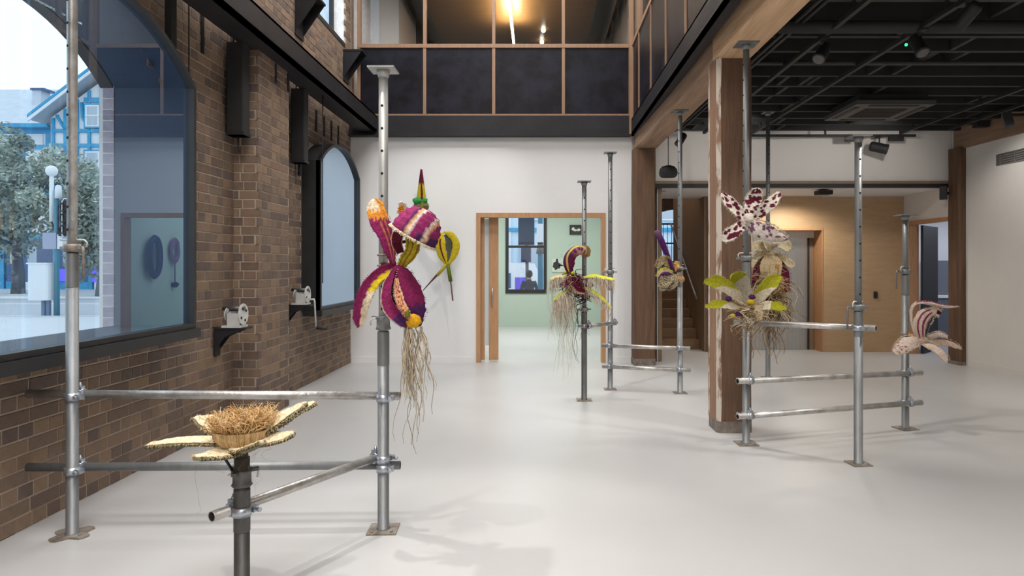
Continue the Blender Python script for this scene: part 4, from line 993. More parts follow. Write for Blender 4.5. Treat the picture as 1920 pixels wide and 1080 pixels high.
p9('petal', [(1742,632,6.24), (1756,627,6.26), (1768,627,6.28), (1777,632,6.28)], [(0,5), (.5,6), (1,2.5)], cup=-.3, nrm=(0, -.7, .7))
p9('petal', [(1738,640,6.22), (1758,640,6.22), (1780,642,6.24), (1803,652,6.24)], [(0,5), (.4,8), (.8,7), (1,2.5)], lambda u, v: mixc(PK, TAN, .3), cup=-.4, nrm=(0, -.7, .7))
lump('base_knot', f9, at(1728, 638, 6.22), 11*k, mixc(PK, TAN, .2), (1.2, 1, .8), .3)
wire('tie', f9, [at(1728, 638, 6.22), V(3.40, 6.283, .88)], .014, TAN)
MB().pipe((C3[0], C3[1], .87), (C3[0], C3[1], .89), .041, .0325).build('binding_band', M['rust'], f9)

# --- hooded orchid with yellow fringed petals
Y = 7.58; k = K(Y)
fb = empty('fringed_orchid', at(1075, 520, Y), 'hooded maroon orchid with yellow fringed petals and long trailing threads', 'sculpture', 'woven flower sculptures')
HB = lin((196, 160, 132))
def chood(u, v):
    if abs(v) < .13: return lin((226, 196, 110))
    q = (u*9) % 1
    if .25 < abs(v) < .75 and (q-.5)**2*6+((abs(v)-.5)*3)**2 < .5: return PUR
    return mixc(mixc(MAR, MAG, .25), HB, max(0, min(1, (u-.35)*2)))
petal('hood', fb, fl([(1069,516,7.56), (1064,498,7.52), (1064,480,7.50), (1074,466,7.48), (1088,461,7.50), (1099,468,7.52), (1098,477,7.56)]), [(0,6*k), (.2,12*k), (.5,15*k), (.8,12*k), (1,9*k)], chood, cup=-.6, nrm=[(-.3,-1,0), (-.5,-.9,.1), (-.6,-.7,.5), (-.2,-.6,1), (.2,-.7,.8), (.5,-.8,.3)], nu=50, nv=18, hairs=60, hlen=.02, hcol=MAR)
petal('hood_tip', fb, fl([(1097,465,7.53), (1102,470,7.55), (1101,478,7.57), (1094,479,7.58)]), [(0,6*k), (.6,5*k), (1,3*k)], lambda u, v: lin((170, 134, 92)), ruff=.008)
YL = lin((232, 232, 70))
def fringed(pts, hw, cf, n, L0, L1, cols=(lin((244, 228, 208)), lin((228, 206, 184)))):
    o = petal('petal', fb, fl(pts), [(u, h*k) for u, h in hw], cf, nrm=(0, -.5, 1))
    q = [at(*p) for p in pts]
    hb = MB()
    for _ in range(n):
        u = R.uniform(.02, 1); p = spline(q, u)+V(0, R.uniform(-.05, .03), -.004); f_ = R.uniform(.8, 1.1); c = tuple(x*f_ for x in R.choice(cols)); ln = R.uniform(L0, L1)
        path = [p]; d = V(R.gauss(0, .25), R.gauss(-.3, .25), -.5)
        for i in range(6):
            d = (d+V(R.gauss(0, .12), R.gauss(0, .12), -.5)).normalized(); path.append(path[-1]+d*ln/6)
        hb.tube(path, [.0028, .0028, .0026, .0024, .002, .0017, .0012], 3, [c]*7, False)
    hb.build('fringe', M['fibre'], o, kind='stuff')
fringed([(1090,521,7.56), (1110,517,7.50), (1130,520,7.46), (1153,524,7.44)], [(0,5), (.3,7), (.85,6), (1,3)], lambda u, v: YL if u > .12 else lin((226, 214, 170)), 150, .08, .18)
fringed([(1072,520,7.56), (1056,518,7.52), (1043,519,7.50), (1031,524,7.50)], [(0,4), (.4,6), (1,4)], lambda u, v: lin((228, 204, 140)), 110, .08, .20)
fringed([(1074,535,7.56), (1062,546,7.50), (1050,553,7.46), (1037,563,7.44)], [(0,4), (.5,4.5), (1,3)], lambda u, v: lin((212, 214, 80)), 130, .16, .42)
fringed([(1094,538,7.56), (1115,548,7.50), (1132,562,7.46), (1147,578,7.44)], [(0,4), (.5,4.5), (1,2.5)], lambda u, v: YL, 120, .05, .15)
strands('far_thread', fb, 12, lambda: at(1032+R.uniform(0, 8), 530, 7.5), lambda: R.uniform(.3, .7), [lin((216, 206, 188))], r=.0016, wig=.08, seg=8)
strands('centre_tangle', fb, 90, lambda: at(1074+R.gauss(0, 4), 520+R.gauss(0, 4), 7.53), lambda: R.uniform(.1, .26), [MAR, mixc(MAR, MAG, .3), HB], r=.006, wig=.25, down=.5, spread=(.8, .6, .4), seg=6)
petal('lower_lip', fb, fl([(1074,522,7.54), (1078,534,7.48), (1086,544,7.46), (1097,548,7.48)]), [(0,6*k), (.5,9*k), (1,4*k)], lambda u, v: MAR if v < .5 else HB, cup=.5, hairs=80, hlen=.03)
for px, py in ((1059, 511), (1074, 512), (1069, 519)): lump('lime_knot', fb, at(px, py, 7.49), 3.2*k, LIM, (1, .9, 1), .3)
strands('dark_root', fb, 10, lambda: at(1080+R.gauss(0, 3), 550, 7.54), lambda: R.uniform(.35, .55), [lin((150, 122, 116)), lin((120, 100, 96))], r=.003, wig=.25, seg=8)
strands('long_root', fb, 3, lambda: at(1077+R.gauss(0, 1), 560, 7.54), lambda: R.uniform(.68, .72), [lin((80, 72, 72))], r=.0035, wig=.12, seg=9)
strands('cream_thread', fb, 40, lambda: at(1062+R.gauss(0, 6), 552, 7.5), lambda: R.uniform(.25, .95), [lin((226, 212, 190))], r=.0018, wig=.1, seg=9)
strands('bark_wrap', fb, 30, lambda: V(B1[0]+R.uniform(-.04, .04), B1[1]-.04, 1.30+R.uniform(-.14, .1)), lambda: R.uniform(.08, .2), [lin((70, 58, 54)), lin((50, 44, 42))], r=.010, wig=.4, seg=5)
wire('tie', fb, [at(1078, 524, 7.56), V(B1[0]-.02, 7.645, 1.34)], .016, MAR)

# --- small purple and grey flower
Y = 7.98; k = K(Y)
f5 = empty('purple_spur_flower', at(1262, 508, Y), 'small grey-brown woven flower with a long purple spur, on the prop before the stairs', 'sculpture', 'woven flower sculptures')
sp = fl([(1262,508,7.97), (1254,486,7.95), (1246,466,7.93), (1238,447,7.92), (1230,432,7.92)])
sp = [spline(sp, i/16) for i in range(17)]
mb = MB(); mb.tube(sp, [(3.0+2.6*min(1, i/10)+(.6 if i % 2 else 0)-(2 if i == 16 else 0))*k for i in range(17)], 12, [mixc(lin((84, 34, 96)), lin((120, 90, 110)), max(0, (i-11)/6)) for i in range(17)]); mb.build('spur', M['yarn'], f5)
def cg(u, v): return lin((92, 84, 74)) if noise.noise(Vector((u*16, v*5, 9))) > .05 else lin((176, 158, 128))
for pts, hw, cf in (([(1262,507,7.98), (1252,492,7.94), (1240,490,7.92), (1230,502,7.92)], [(0,4), (.5,10), (1,5)], lambda u, v: lin((128, 112, 84)) if noise.noise(Vector((u*12, v*5, 3))) > 0 else lin((164, 146, 112))),
                    ([(1260,512,7.94), (1250,508,7.90), (1240,510,7.88), (1233,520,7.88)], [(0,4), (.5,6), (1,4)], lambda u, v: LIM if v > .55 else (PUR if v < -.2 else lin((206, 170, 150)))),
                    ([(1264,514,7.96), (1252,522,7.90), (1244,534,7.87), (1241,546,7.88)], [(0,5), (.4,12), (.8,9), (1,4)], cg),
                    ([(1266,514,7.96), (1264,524,7.91), (1258,536,7.89), (1252,544,7.90)], [(0,5), (.5,10), (1,4)], cg),
                    ([(1262,506,7.99), (1268,498,7.97), (1270,490,7.97)], [(0,5), (.6,6), (1,3)], lambda u, v: TAN),
                    ([(1268,514,7.98), (1276,522,7.96), (1278,530,7.96)], [(0,4), (.6,6), (1,3)], lambda u, v: lin((196, 160, 116)))):
    petal('petal', f5, fl(pts), [(u, h*k) for u, h in hw], cf, cup=.4, wave=.25, hairs=60, hlen=.015, nrm=(-.2, -1, .2))
wire('tie', f5, [at(1263, 508, 7.97), V(B3[0], 8.062, 1.455)], .014, BRN)
# ------------------------------------------------------------------ fittings on the brick wall
def bracket_corbel(y, lab):
    r = empty('steel_corbel', (WX, y, 4.75), lab, 'bracket', 'steel corbels on the upper brick wall')
    bx('shelf_plate', (WX-.004, y-.14, 4.74), (WX+.29, y+.14, 4.765), M['steel_black'], r)
    bx('back_plate', (WX-.004, y-.14, 4.30), (WX+.018, y+.14, 4.74), M['steel_black'], r)
    for s in (-.13, .115): MB().prism([(WX+.018, y+s, 4.74), (WX+.28, y+s, 4.74), (WX+.018, y+s, 4.36)], (0, .015, 0)).build('gusset', M['steel_black'], r)
bracket_corbel(8.36, 'black triangular steel corbel on the brick left of the high window')
bracket_corbel(10.38, 'black triangular steel corbel in the corner beside the dark panelled balustrade')
def weight(y, z0, z1, lab, w_=.16, d=.15):
    r = empty('counterweight', (-2.82, y, z0), lab, 'counterweight', 'black counterweights hung beside the windows')
    mb = MB(); c = .012; a, b, e, f = -2.90, -2.90+w_, y, y+d
    mb.prism([(a+c, e, z0), (b-c, e, z0), (b, e+c, z0), (b, f-c, z0), (b-c, f, z0), (a+c, f, z0), (a, f-c, z0), (a, e+c, z0)], (0, 0, z1-z0)); mb.build('casing', M['black'], r)
    MB().tube([(-2.9+w_/2, y+d/2, z0), (-2.9+w_/2, y+d/2, z0-.10), (-2.885+w_/2, y+d/2, z0-.13), (-2.9+w_/2, y+d/2, z0-.15)], .008, 6).build('hook', M['steel_black'], r)
    bx('cap', (-2.905, y-.004, z0), (-2.895+w_, y+d+.004, z0+.03), M['steel_black'], r)
    for x in (-2.90+w_*.25, -2.90+w_*.75): MB().tube([(x, y+.07, z1), (x, y+.07, z1+.5)], .006, 6).build('hanger', M['steel_black'], r)
weight(6.33, 2.725, 3.585, 'black box counterweight in the corner left of the brick pier')
weight(7.98, 2.72, 3.585, 'black box counterweight between the brick pier and the far arched window')
weight(5.28, 3.15, 4.4, 'black box counterweight above the shoulder of the big arched window', .07, .07)
def cable(y, x, z0, z1, lab):
    mb = MB(); mb.tube([(x, y, z0), (x, y, z1)], .006, 6); o = mb.build('steel_cable', M['steel_black']); tag(o, lab, 'cable', 'steel cables down the brick wall'); return o
cable(5.66, -2.90, 2.80, 5.2, 'thin dark cable beside the big arched window')
cable(8.28, -2.62, 1.30, 3.58, 'thin dark cable hanging before the far arched window')
MB_ = MB().tube([(-2.885, 8.25, 2.6), (-2.885, 8.25, 3.6)], .028, 10); tag(MB_.build('conduit_pipe', M['steel_black']), 'dark vertical pipe beside the counterweight by the far window', 'pipe')
for k, (y, z0, z1) in enumerate(((5.95, 3.36, 3.95), (7.0, 3.38, 3.58), (7.35, 3.38, 3.58), (9.0, 3.28, 3.56), (9.33, 3.28, 3.56), (9.66, 3.28, 3.56), (9.99, 3.28, 3.56))):
    x = PX-.006 if PY0 < y < PY1 else WX+.0
    o = bx('steel_strap', (x-.004, y-.022, z0), (x+.016, y+.022, z1), M['steel_black']); tag(o, ('short black strap in the brick above the big arched window', 'left black strap at the head of the brick pier', 'right black strap at the head of the brick pier', 'first black strap from the left above the far arched window', 'second black strap from the left above the far arched window', 'third black strap from the left above the far arched window', 'fourth black strap, nearest the corner, above the far arched window')[k], 'strap', 'black straps in the brickwork')
def winch(p, lab, handle):
    x, y, z = p; r = empty('hand_winch', p, lab, 'winch', 'hand winches on the brick wall')
    bx('wall_plate', (x, y-.05, z-.26), (x+.014, y+.05, z), M['steel_black'], r)
    bx('shelf', (x+.014, y-.07, z-.014), (x+.30, y+.07, z), M['steel_black'], r)
    for s in (-.062, .05): MB().prism([(x+.014, y+s, z-.014), (x+.27, y+s, z-.014), (x+.10, y+s, z-.085), (x+.014, y+s, z-.20)], (0, .012, 0)).build('gusset', M['steel_black'], r)
    for dx, rr in ((.10, .062), (.24, .098)):
        mb = MB(); n = 28; c = V(x+dx, y, z+.115)
        ring = [c+V(0, math.cos(a), math.sin(a))*(rr*(1+.03*(k % 2)) if math.sin(a) > -.75 else rr*.95) for k, a in ((k, 2*math.pi*k/n) for k in range(n))]
        mb.prism(ring, (.010, 0, 0)); mb.build('side_plate', M['white_metal'], r)
        for a in (.6, 2.0, 3.6, 5.2): MB().lathe(c+V(.010, math.cos(a)*rr*.6, math.sin(a)*rr*.6), [(.013, 0), (.013, .004)], 8, (1, 0, 0)).build('lightening_hole', M['hole'], r)
    bx('frame', (x+.08, y-.075, z+.001), (x+.255, y+.075, z+.02), M['white_metal'], r)
    for s in (-.075, .063): bx('frame', (x+.13, y+s, z+.02), (x+.24, y+s+.012, z+.13), M['white_metal'], r)
    MB().lathe((x+.112, y, z+.115), [(.06, 0), (.06, .008), (.034, .012), (.036, .04), (.034, .07), (.036, .11), (.06, .116), (.06, .126)], 18, (1, 0, 0)).build('drum', M['galv'], r)
    MB().lathe((x+.06, y, z+.17), [(.02, 0), (.02, .20)], 10, (1, 0, 0)).build('pinion', M['galv_dark'], r)
    if handle:
        MB().tube([(x+.25, y, z+.06), (x+.32, y, z+.06), (x+.325, y, z+.04), (x+.345, y-.01, z-.27)], .010, 8).build('crank', M['white_metal'], r)
        MB().lathe((x+.345, y-.01, z-.27), [(.012, 0), (.018, .01), (.019, .09), (.014, .13)], 10, (1, 0, -.08)).build('grip', M['black'], r)
winch((WX+.012, 6.20, .95), 'silver hand winch on a black bracket left of the brick pier', False)
winch((WX+.012, 7.93, 1.06), 'silver hand winch with a crank handle beside the far arched window', True)

# ------------------------------------------------------------------ gallery services
def track(a, b, lab):
    a, b = Vector(a), Vector(b); t = (b-a).normalized(); s = t.cross(V(0, 0, 1))
    r = empty('lighting_track', (a+b)/2, lab, 'track', 'black lighting tracks under the joists')
    MB().obox((a+b)/2, t, s, V(0, 0, 1), ((b-a).length/2, .020, .018)).build('rail', M['black'], r)
    n = int((b-a).length/1.7)+1
    for k in range(n+1):
        p = a.lerp(b, (k+.2)/(n+.4)); MB().obox(p+V(0, 0, .05), t, s, V(0, 0, 1), (.012, .012, .036)).build('hanger', M['black'], r)
track((3.2, .5, 3.50), (3.2, 10.2, 3.50), 'black lighting track running down the middle of the joisted ceiling')
track((2.47, .5, 3.50), (2.47, 10.2, 3.50), 'black lighting track right of the timber beam')
track((5.42, .5, 3.50), (5.42, 10.2, 3.50), 'black lighting track nearest the right-hand wall beam')
track((3.0, 10.42, 3.50), (5.75, 10.42, 3.50), 'black lighting track across the head of the white bulkhead')
track((6.02, 1, 3.52), (6.02, 10.0, 3.52), 'black cable track beside the right-hand timber beam')
mb = MB(); 
for dx in (0, .06): mb.tube([(2.26+dx, .5, 3.55), (2.16+dx, 5, 3.545), (2.06+dx, 10.3, 3.55)], .017, 8)
tag(mb.build('cable_bundle', M['black'], kind='stuff'), 'pair of black cables strung beside the timber beam', 'cable')
pp = MB().tube([(1.95, 5.75, 3.52), (6.4, 5.75, 3.52)], .055, 14); tag(pp.build('sprinkler_pipe', M['joist']), 'thick black pipe crossing under the joists', 'pipe')
for y in (6.9,): tag(MB().tube([(1.95, y, 3.565), (6.4, y, 3.565)], .018, 8).build('sprinkler_pipe', M['joist']), 'thin black pipe crossing under the joists', 'pipe')
def spotlight(p, d, lab, L_=.20, rr=.052, led=False):
    p = Vector(p); d = Vector(d).normalized(); r = empty('track_spotlight', p, lab, 'spotlight', 'black track spotlights')
    MB().lathe(p-d*L_*.55, [(rr*.55, 0), (rr*.85, .01), (rr, .03), (rr, L_-.03), (rr*1.08, L_-.02), (rr*1.08, L_)], 18, d).build('body', M['black'], r)
    MB().lathe(p+d*L_*.452, [(rr*.9, 0), (rr*.9, .003)], 16, d).build('lens', M['lamp'] if led else M['galv_dark'], r)
    MB().tube([p+V(0, 0, .02), p+V(0, 0, .10), p+V(0, 0, 3.485-p.z)] if p.z < 3.38 else [p, p+V(0, 0, .08)], .011, 8).build('stem', M['black'], r)
    MB().box((p.x-.03, p.y-.09, 3.468), (p.x+.03, p.y+.09, 3.483)).build('driver_box', M['black'], r)
    return r
spotlight((5.19, 10.40, 3.31), (.92, -.30, -.28), 'black spotlight hanging before the white bulkhead', .26, .075)
spotlight((2.47, 5.95, 3.36), (-.5, -.4, -.7), 'black spotlight on the track right of the timber beam')
s1 = spotlight((3.2, 5.75, 3.36), (.1, -.5, -.8), 'black spotlight with a green light on the middle track')
p = at(1699, 84, 5.62); MB().ball(p, .012, 8, 6).build('status_light', M['led'], s1)
spotlight((3.2, 5.1, 3.37), (-.3, .7, -.6), 'black spotlight near the big crossing pipe on the middle track')
spotlight((5.42, 6.9, 3.38), (-.6, -.3, -.7), 'black spotlight on the track near the right wall')
spotlight((2.02, 9.7, 3.30), (-.5, -.2, -.8), 'black spotlight tucked behind the timber beam above the round speaker')
spotlight((5.42, 4.95, 3.38), (-.3, .3, -.8), 'small spotlight high above the right-hand flood lamp')
# pendant speaker
sp_ = at(1253, 322, 9.9); r = empty('pendant_speaker', sp_, 'round black speaker hanging beside the far timber post', 'speaker')
MB().lathe(sp_-V(0, 0, .085), [(.03, 0), (.10, .004), (.128, .03), (.135, .07), (.125, .12), (.09, .16), (.04, .175)], 24).build('body', M['black'], r)
MB().tube([sp_+V(0, 0, .085), sp_+V(0, 0, .3), (sp_.x, sp_.y, 3.58)], .006, 6).build('cord', M['black'], r)
# ceiling cassette unit
r = empty('ceiling_cassette', (4.27, 8.6, 3.44), 'large square grey air unit set under the black joists', 'air conditioner')
mb = MB(); P = [(3.80, 8.15), (4.75, 8.15), (4.75, 9.08), (3.80, 9.08)]; Q = [(3.86, 8.22), (4.69, 8.22), (4.69, 9.01), (3.86, 9.01)]
mb.prism([(x, y, 3.44) for x, y in P], (0, 0, .05)); mb.build('fascia', mat('cassette_grey', (.075, .072, .07), .5), r)
MB().prism([(x, y, 3.491) for x, y in Q], (0, 0, .09)).build('casing', M['black'], r)
bx('intake_grille', (4.02, 8.38, 3.432), (4.53, 8.86, 3.44), mat('cassette_dark', (.04, .039, .038), .6), r)
for k in range(9): bx('grille_bar', (4.02, 8.40+k*.052, 3.427), (4.53, 8.412+k*.052, 3.432), M['black'], r)
for (a, b) in (((3.84, 8.3), (3.90, 8.93)), ((4.65, 8.3), (4.71, 8.93)), ((3.98, 8.19), (4.57, 8.25)), ((3.98, 8.98), (4.57, 9.04))): bx('louvre_blade', (a[0], a[1], 3.434), (b[0], b[1], 3.44), M['black'], r)
# flood lamp and box on the right beam
r = empty('flood_lamp', (6.3, 8.85, 3.42), 'black square flood lamp under the right-hand timber beam', 'lamp')
p = at(1890, 224, 9.0); MB().obox(p, V(.8, -.5, .2).normalized(), V(.5, .8, 0).normalized(), V(-.16, .1, .97).normalized(), (.05, .11, .10)).build('body', M['black'], r)
MB().tube([p+V(0, 0, .09), V(p.x, p.y, 3.50), V(6.52, p.y, 3.50)], .02, 8).build('yoke', M['black'], r)
MB().obox(p-V(.8, -.5, .2).normalized()*.052, V(.8, -.5, .2).normalized(), V(.5, .8, 0).normalized(), V(-.16, .1, .97).normalized(), (.003, .095, .085)).build('lens', M['galv_dark'], r)
p = at(1841, 235, 9.8); r = bx('junction_box', (p.x-.1, p.y-.06, p.z-.03), (p.x+.08, p.y+.06, p.z+.06), M['black']); tag(r, 'flat black box under the right-hand timber beam', 'box')
# vent in the right wall
r = empty('air_vent', (xr(9.4), 9.3, 3.0), 'long grey air vent set into the right-hand wall', 'vent')
for (a, b, nm) in ((9.70, 9.62, 'end_grille'), (9.60, 9.32, 'grille'), (9.30, 9.02, 'grille'), (9.0, 8.7, 'grille'), (8.68, 8.38, 'grille')):
    bx(nm, (xr(9.2)-.03, b, 2.93), (xr(9.2)+.05, a, 3.09), mat('vent_grey', (.19, .185, .18), .6), r)
    for q in range(5): bx('blade', (xr(9.2)-.038, b+.01, 2.945+q*.03), (xr(9.2)-.03, a-.01, 2.957+q*.03), M['galv_dark'], r)
# lift call plate, camera and boxes
p = at(1641, 553, 12.0); r = empty('card_reader', p, 'small black card reader on the plywood wall', 'card reader')
bx('body', (p.x-.03, 11.975, p.z-.06), (p.x+.03, 12.0, p.z+.06), M['black'], r); bx('indicator', (p.x-.008, 11.97, p.z+.035), (p.x+.008, 11.975, p.z+.045), mat('red_dot', (.4, .03, .03), .5), r)
p = at(1544, 361, 10.95); r = empty('projector', p, 'small black projector under the foyer ceiling', 'projector'); bx('body', (p.x-.11, p.y-.1, p.z-.035), (p.x+.11, p.y+.1, p.z+.03), M['black'], r); bx('mount', (p.x-.03, p.y-.03, p.z+.03), (p.x+.03, p.y+.03, 2.74), M['black'], r)
p = at(1243, 353, 11.2); r = empty('dome_camera', p, 'small dark dome camera under the foyer ceiling', 'camera'); MB().ball(p+V(0, 0, 0), .05, 12, 8, (1, 1, .8)).build('dome', M['black'], r); MB().lathe(p+V(0, 0, .02), [(.06, 0), (.06, 2.739-p.z-.02)], 14).build('base', M['galv_dark'], r)
p = at(1769, 362, 10.6); r = empty('wall_speaker', p, 'small black bracketed speaker beside the right-hand timber post', 'speaker'); MB().obox(p, V(.8, -.6, 0), V(.6, .8, 0), V(0, 0, 1), (.05, .05, .10)).build('body', M['black'], r); bx('bracket', (p.x-.015, p.y, p.z-.02), (6.39, p.y+.03, p.z+.02), M['black'], r)
for px, py in ((1598, 263), (1680, 262)):
    p = at(px, py, 10.41); bx('track_box', (p.x-.11, p.y-.02, p.z-.02), (p.x+.11, p.y+.02, p.z+.05), M['black'])
tb = [o for o in bpy.data.objects if o.name.startswith('track_box')]
for o, l in zip(tb, ('left small black driver box on the track before the bulkhead', 'right small black driver box on the track before the bulkhead')): tag(o, l, 'box', 'driver boxes on the bulkhead track')

# ------------------------------------------------------------------ green room pictures and hangings
def picture(px0, py0, px1, py1, lab, paper, ink, shapes, Y=17.085, fr=True):
    a, b = at(px0, py1, Y), at(px1, py0, Y); r = empty('framed_picture', (a+b)/2, lab, 'picture', 'pictures in the green room')
    if fr:
        for q in (((a.x, a.z), (a.x+.02, b.z)), ((b.x-.02, a.z), (b.x, b.z)), ((a.x+.02, b.z-.02), (b.x-.02, b.z)), ((a.x+.02, a.z), (b.x-.02, a.z+.02))):
            bx('frame', (q[0][0], Y-.03, q[0][1]), (q[1][0], Y+.012, q[1][1]), M['black'], r)
    mb = MB(); mb.col = lin(paper); mb.box((a.x+.012, Y-.012, a.z+.012), (b.x-.012, Y+.012, b.z-.012)); mb.build('print', M['plain'], r)
    for x, z, rx, rz in shapes:
        mb = MB(); mb.col = lin(ink); c = V(lerp(a.x, b.x, x), Y-.0135, lerp(a.z, b.z, z)); n = 16; W_ = (b.x-a.x)
        mb.prism([c+V(math.cos(2*math.pi*i/n)*rx*W_*(1+.2*math.sin(i*2.3)), 0, math.sin(2*math.pi*i/n)*rz*W_*(1+.2*math.cos(i*1.7))) for i in range(n)], (0, -.002, 0)); mb.build('ink_shape', M['plain'], r)
picture(1068, 422, 1090, 440, 'small dark picture with pale shapes, high on the green wall', (44, 46, 42), (214, 214, 204), ((.3, .6, .13, .13), (.5, .45, .2, .08), (.78, .5, .14, .12)))
picture(1034, 484, 1061, 511, 'white picture with a black round figure beside the hooded orchid', (196, 204, 192), (34, 36, 36), ((.35, .5, .26, .30), (.38, .88, .08, .08), (.65, .5, .16, .06)), fr=False)
picture(1034, 523, 1063, 543, 'low white picture with black marks below the round figure picture', (196, 204, 192), (36, 36, 36), ((.28, .4, .14, .22), (.2, .75, .07, .1), (.62, .45, .12, .16), (.85, .5, .08, .14)), fr=False)
p = at(926, 570, 17.0); r = empty('wall_monitor', p, 'small black monitor low on the green wall by the sliding door', 'monitor'); bx('casing', (p.x-.10, 17.03, p.z-.19), (p.x+.06, 17.095, p.z+.17), M['black'], r); bx('screen', (p.x-.02, 17.025, p.z-.08), (p.x+.03, 17.03, p.z+.0), mat('screen_grey', (.2, .21, .2), .3), r)
hx = GX1-.035
c = V(hx-.06, 12.85, 1.68); r = empty('coil_hanging', c, 'dark blue coil of yarn hanging on the side wall of the green room', 'hanging')
mb = MB()
for k in range(14):
    n = 26; o_ = V(R.uniform(-.04, .02), R.gauss(0, .03), R.gauss(0, .02)); ry, rz = R.uniform(.10, .19), R.uniform(.32, .42)
    mb.tube([c+o_+V(0, math.cos(2*math.pi*i/n)*ry, math.sin(2*math.pi*i/n)*rz) for i in range(n+1)], .018, 6, [lin((60, 66, 110))]*(n+1), False)
mb.build('coil', M['yarn'], r); MB().tube([c+V(0, 0, .36), c+V(.045, .06, .42)], .012, 6).build('peg', M['galv_dark'], r)
c = V(hx-.05, 13.60, 1.82); r = empty('ring_hanging', c, 'mauve woven ring with a dangling tassel on the side wall of the green room', 'hanging')
mb = MB(); 
for k in range(5):
    n = 24; ry = .17-.02*k; mb.tube([c+V(R.uniform(-.01, .01), math.cos(2*math.pi*i/n)*ry, math.sin(2*math.pi*i/n)*(ry+.08)) for i in range(n+1)], .014, 6, [lin((150, 112, 150))]*(n+1), False)
mb.build('ring', M['yarn'], r); wire('cord', r, [c+V(0, 0, -.25), c+V(0, 0, -.62)], .012, lin((120, 100, 140))); lump('tassel', r, c+V(0, 0, -.68), .07, lin((50, 56, 90)), (1, 1, .8), .3)
# side-room cupboard
r = empty('cupboard', (8.05, 13.3, 0), 'grey cupboard with pale worktop in the room beyond the dark door', 'cupboard')
bx('body', (7.62, 13.1, 0), (8.8, 13.58, .9), mat('cupboard_grey', (.10, .11, .13), .5), r); bx('worktop', (7.6, 13.08, .9), (8.82, 13.58, .94), M['white'], r)
for k in range(2): bx('door', (7.65+.58*k, 13.08, .08), (8.2+.58*k, 13.1, .86), mat('cupboard_door', (.12, .13, .15), .45), r)
bx('tall_panel', (7.62, 13.5, 1.0), (8.8, 13.59, 1.62), mat('splash_grey', (.16, .17, .2), .4), r)

# ------------------------------------------------------------------ the street outside
M['road'] = mat('road_surface', (.40, .43, .48), .8, col2=(.36, .39, .44), nscale=2)
M['pave'] = mat('pavement', (.58, .60, .64), .8, col2=(.54, .56, .60), nscale=3)
BL, TEAL = (18, 120, 178), (40, 138, 160)
M['blue'] = mat('blue_timber', (64, 164, 206), .6, col2=(52, 146, 192), nscale=2)
M['render'] = mat('white_render', (.78, .80, .82), .8, col2=(.72, .75, .79), nscale=1)
M['slate'] = mat('pale_roof', (.58, .62, .68), .7, col2=(.50, .55, .62), nscale=2)
M['pane'] = mat('house_pane', (.42, .50, .58), .2)
M['shop'] = mat('shop_glass', (.05, .12, .26), .2)
struct('pavement', MB().prism([(-90, -20, -.1), (-3.46, -20, -.1), (-3.46, 20.6, -.1), (-90, 20.6, -.1)], (0, 0, .08)), M['pave'])
struct('road', MB().box((-90, 20.6, -.12), (-3.6, 33, -.03)), M['road'])
struct('pavement_2', MB().box((-90, 33, -.12), (-16, 70, .02)), M['pave'])
struct('pavement_3', MB().box((-3.5, 17.25, -.42), (16, 24, -.30)), M['pave'])
struct('road_2', MB().box((-16, 24, -.45), (20, 60, -.32)), M['road'])
for i, (y, w_) in enumerate(((28.0, .22), (33.0, .3), (21.0, .12))):
    tag(bx('road_line' if i != 1 else 'kerb', (-70, y-w_/2, -.029), (-4, y+w_/2, -.015 if i != 1 else .05), M['render']), kind=S)
# half-timbered corner house
def Z(y, Y): return EYE+(VY-y)*Y/F
hs = empty('half_timbered_house', (-30, 45, 0), 'pale blue and white half-timbered corner house across the street', 'house')
YW, YG = 46.0, 44.5
bx('wing_wall', (-60, YW, 0), (-32.5, YW+9, 11.2), M['render'], hs)
GL, GR, GA = -32.6, -20.2, 15.7
mb = MB(); ga = (GL+GR)/2
mb.prism([(GL+.8, YG, 0), (GR-.8, YG, 0), (GR-.8, YG, 11.2), (ga, YG, GA-.6), (GL+.8, YG, 11.2)], (0, 11, 0)); mb.build('gable_wall', M['render'], hs)
mb = MB(); mb.prism([(-60, YW-.8, 10.9), (-60, YW+4.5, 14.6), (-60, YW+9.8, 10.9)], (28.5, 0, 0)); mb.build('wing_roof', M['slate'], hs)
def slope(x, side): return lerp(10.9, GA, (x-GL)/(ga-GL)) if side < 0 else lerp(10.9, GA, (GR-x)/(GR-ga))
for sd in (-1, 1):
    xa, xb_ = (GL, ga) if sd < 0 else (GR, ga)
    mb = MB(); mb.prism([(xa, YG-.9, 10.9), (xb_, YG-.9, GA), (xb_, YG-.9, GA+.32), (xa, YG-.9, 11.25)], (0, 12, 0)); mb.build('gable_roof', M['slate'], hs)
    mb = MB(); mb.prism([(xa, YG-1.0, 10.75), (xb_, YG-1.0, GA-.2), (xb_, YG-1.0, GA+.02), (xa, YG-1.0, 11.0)], (0, .08, 0)); mb.build('barge_board', M['render'], hs)
    mb = MB(); mb.prism([(xa, YG-1.02, 11.02), (xb_, YG-1.02, GA+.04), (xb_, YG-1.02, GA+.24), (xa, YG-1.02, 11.22)], (0, .1, 0)); mb.build('barge_edge', M['blue'], hs)
bx('chimney', (-35.6, YW+2.0, 12.4), (-35.0, YW+2.9, 13.9), M['slate'], hs); bx('chimney_cap', (-35.7, YW+1.9, 13.9), (-34.7, YW+3.0, 14.05), M['shop'], hs)
bx('eave', (-60, YW-.85, 10.75), (-32.5, YW+.0, 11.0), M['blue'], hs)
def tm(a, b): bx('timber', a, b, M['blue'], hs)
for z in (10.6, 9.55, 6.4, 3.6): tm((-60, YW-.12, z-.14), (-32.5, YW, z+.14))
for k in range(12): tm((-33.0-k*1.75-.16, YW-.11, 6.4), (-33.0-k*1.75+.16, YW, 10.6))
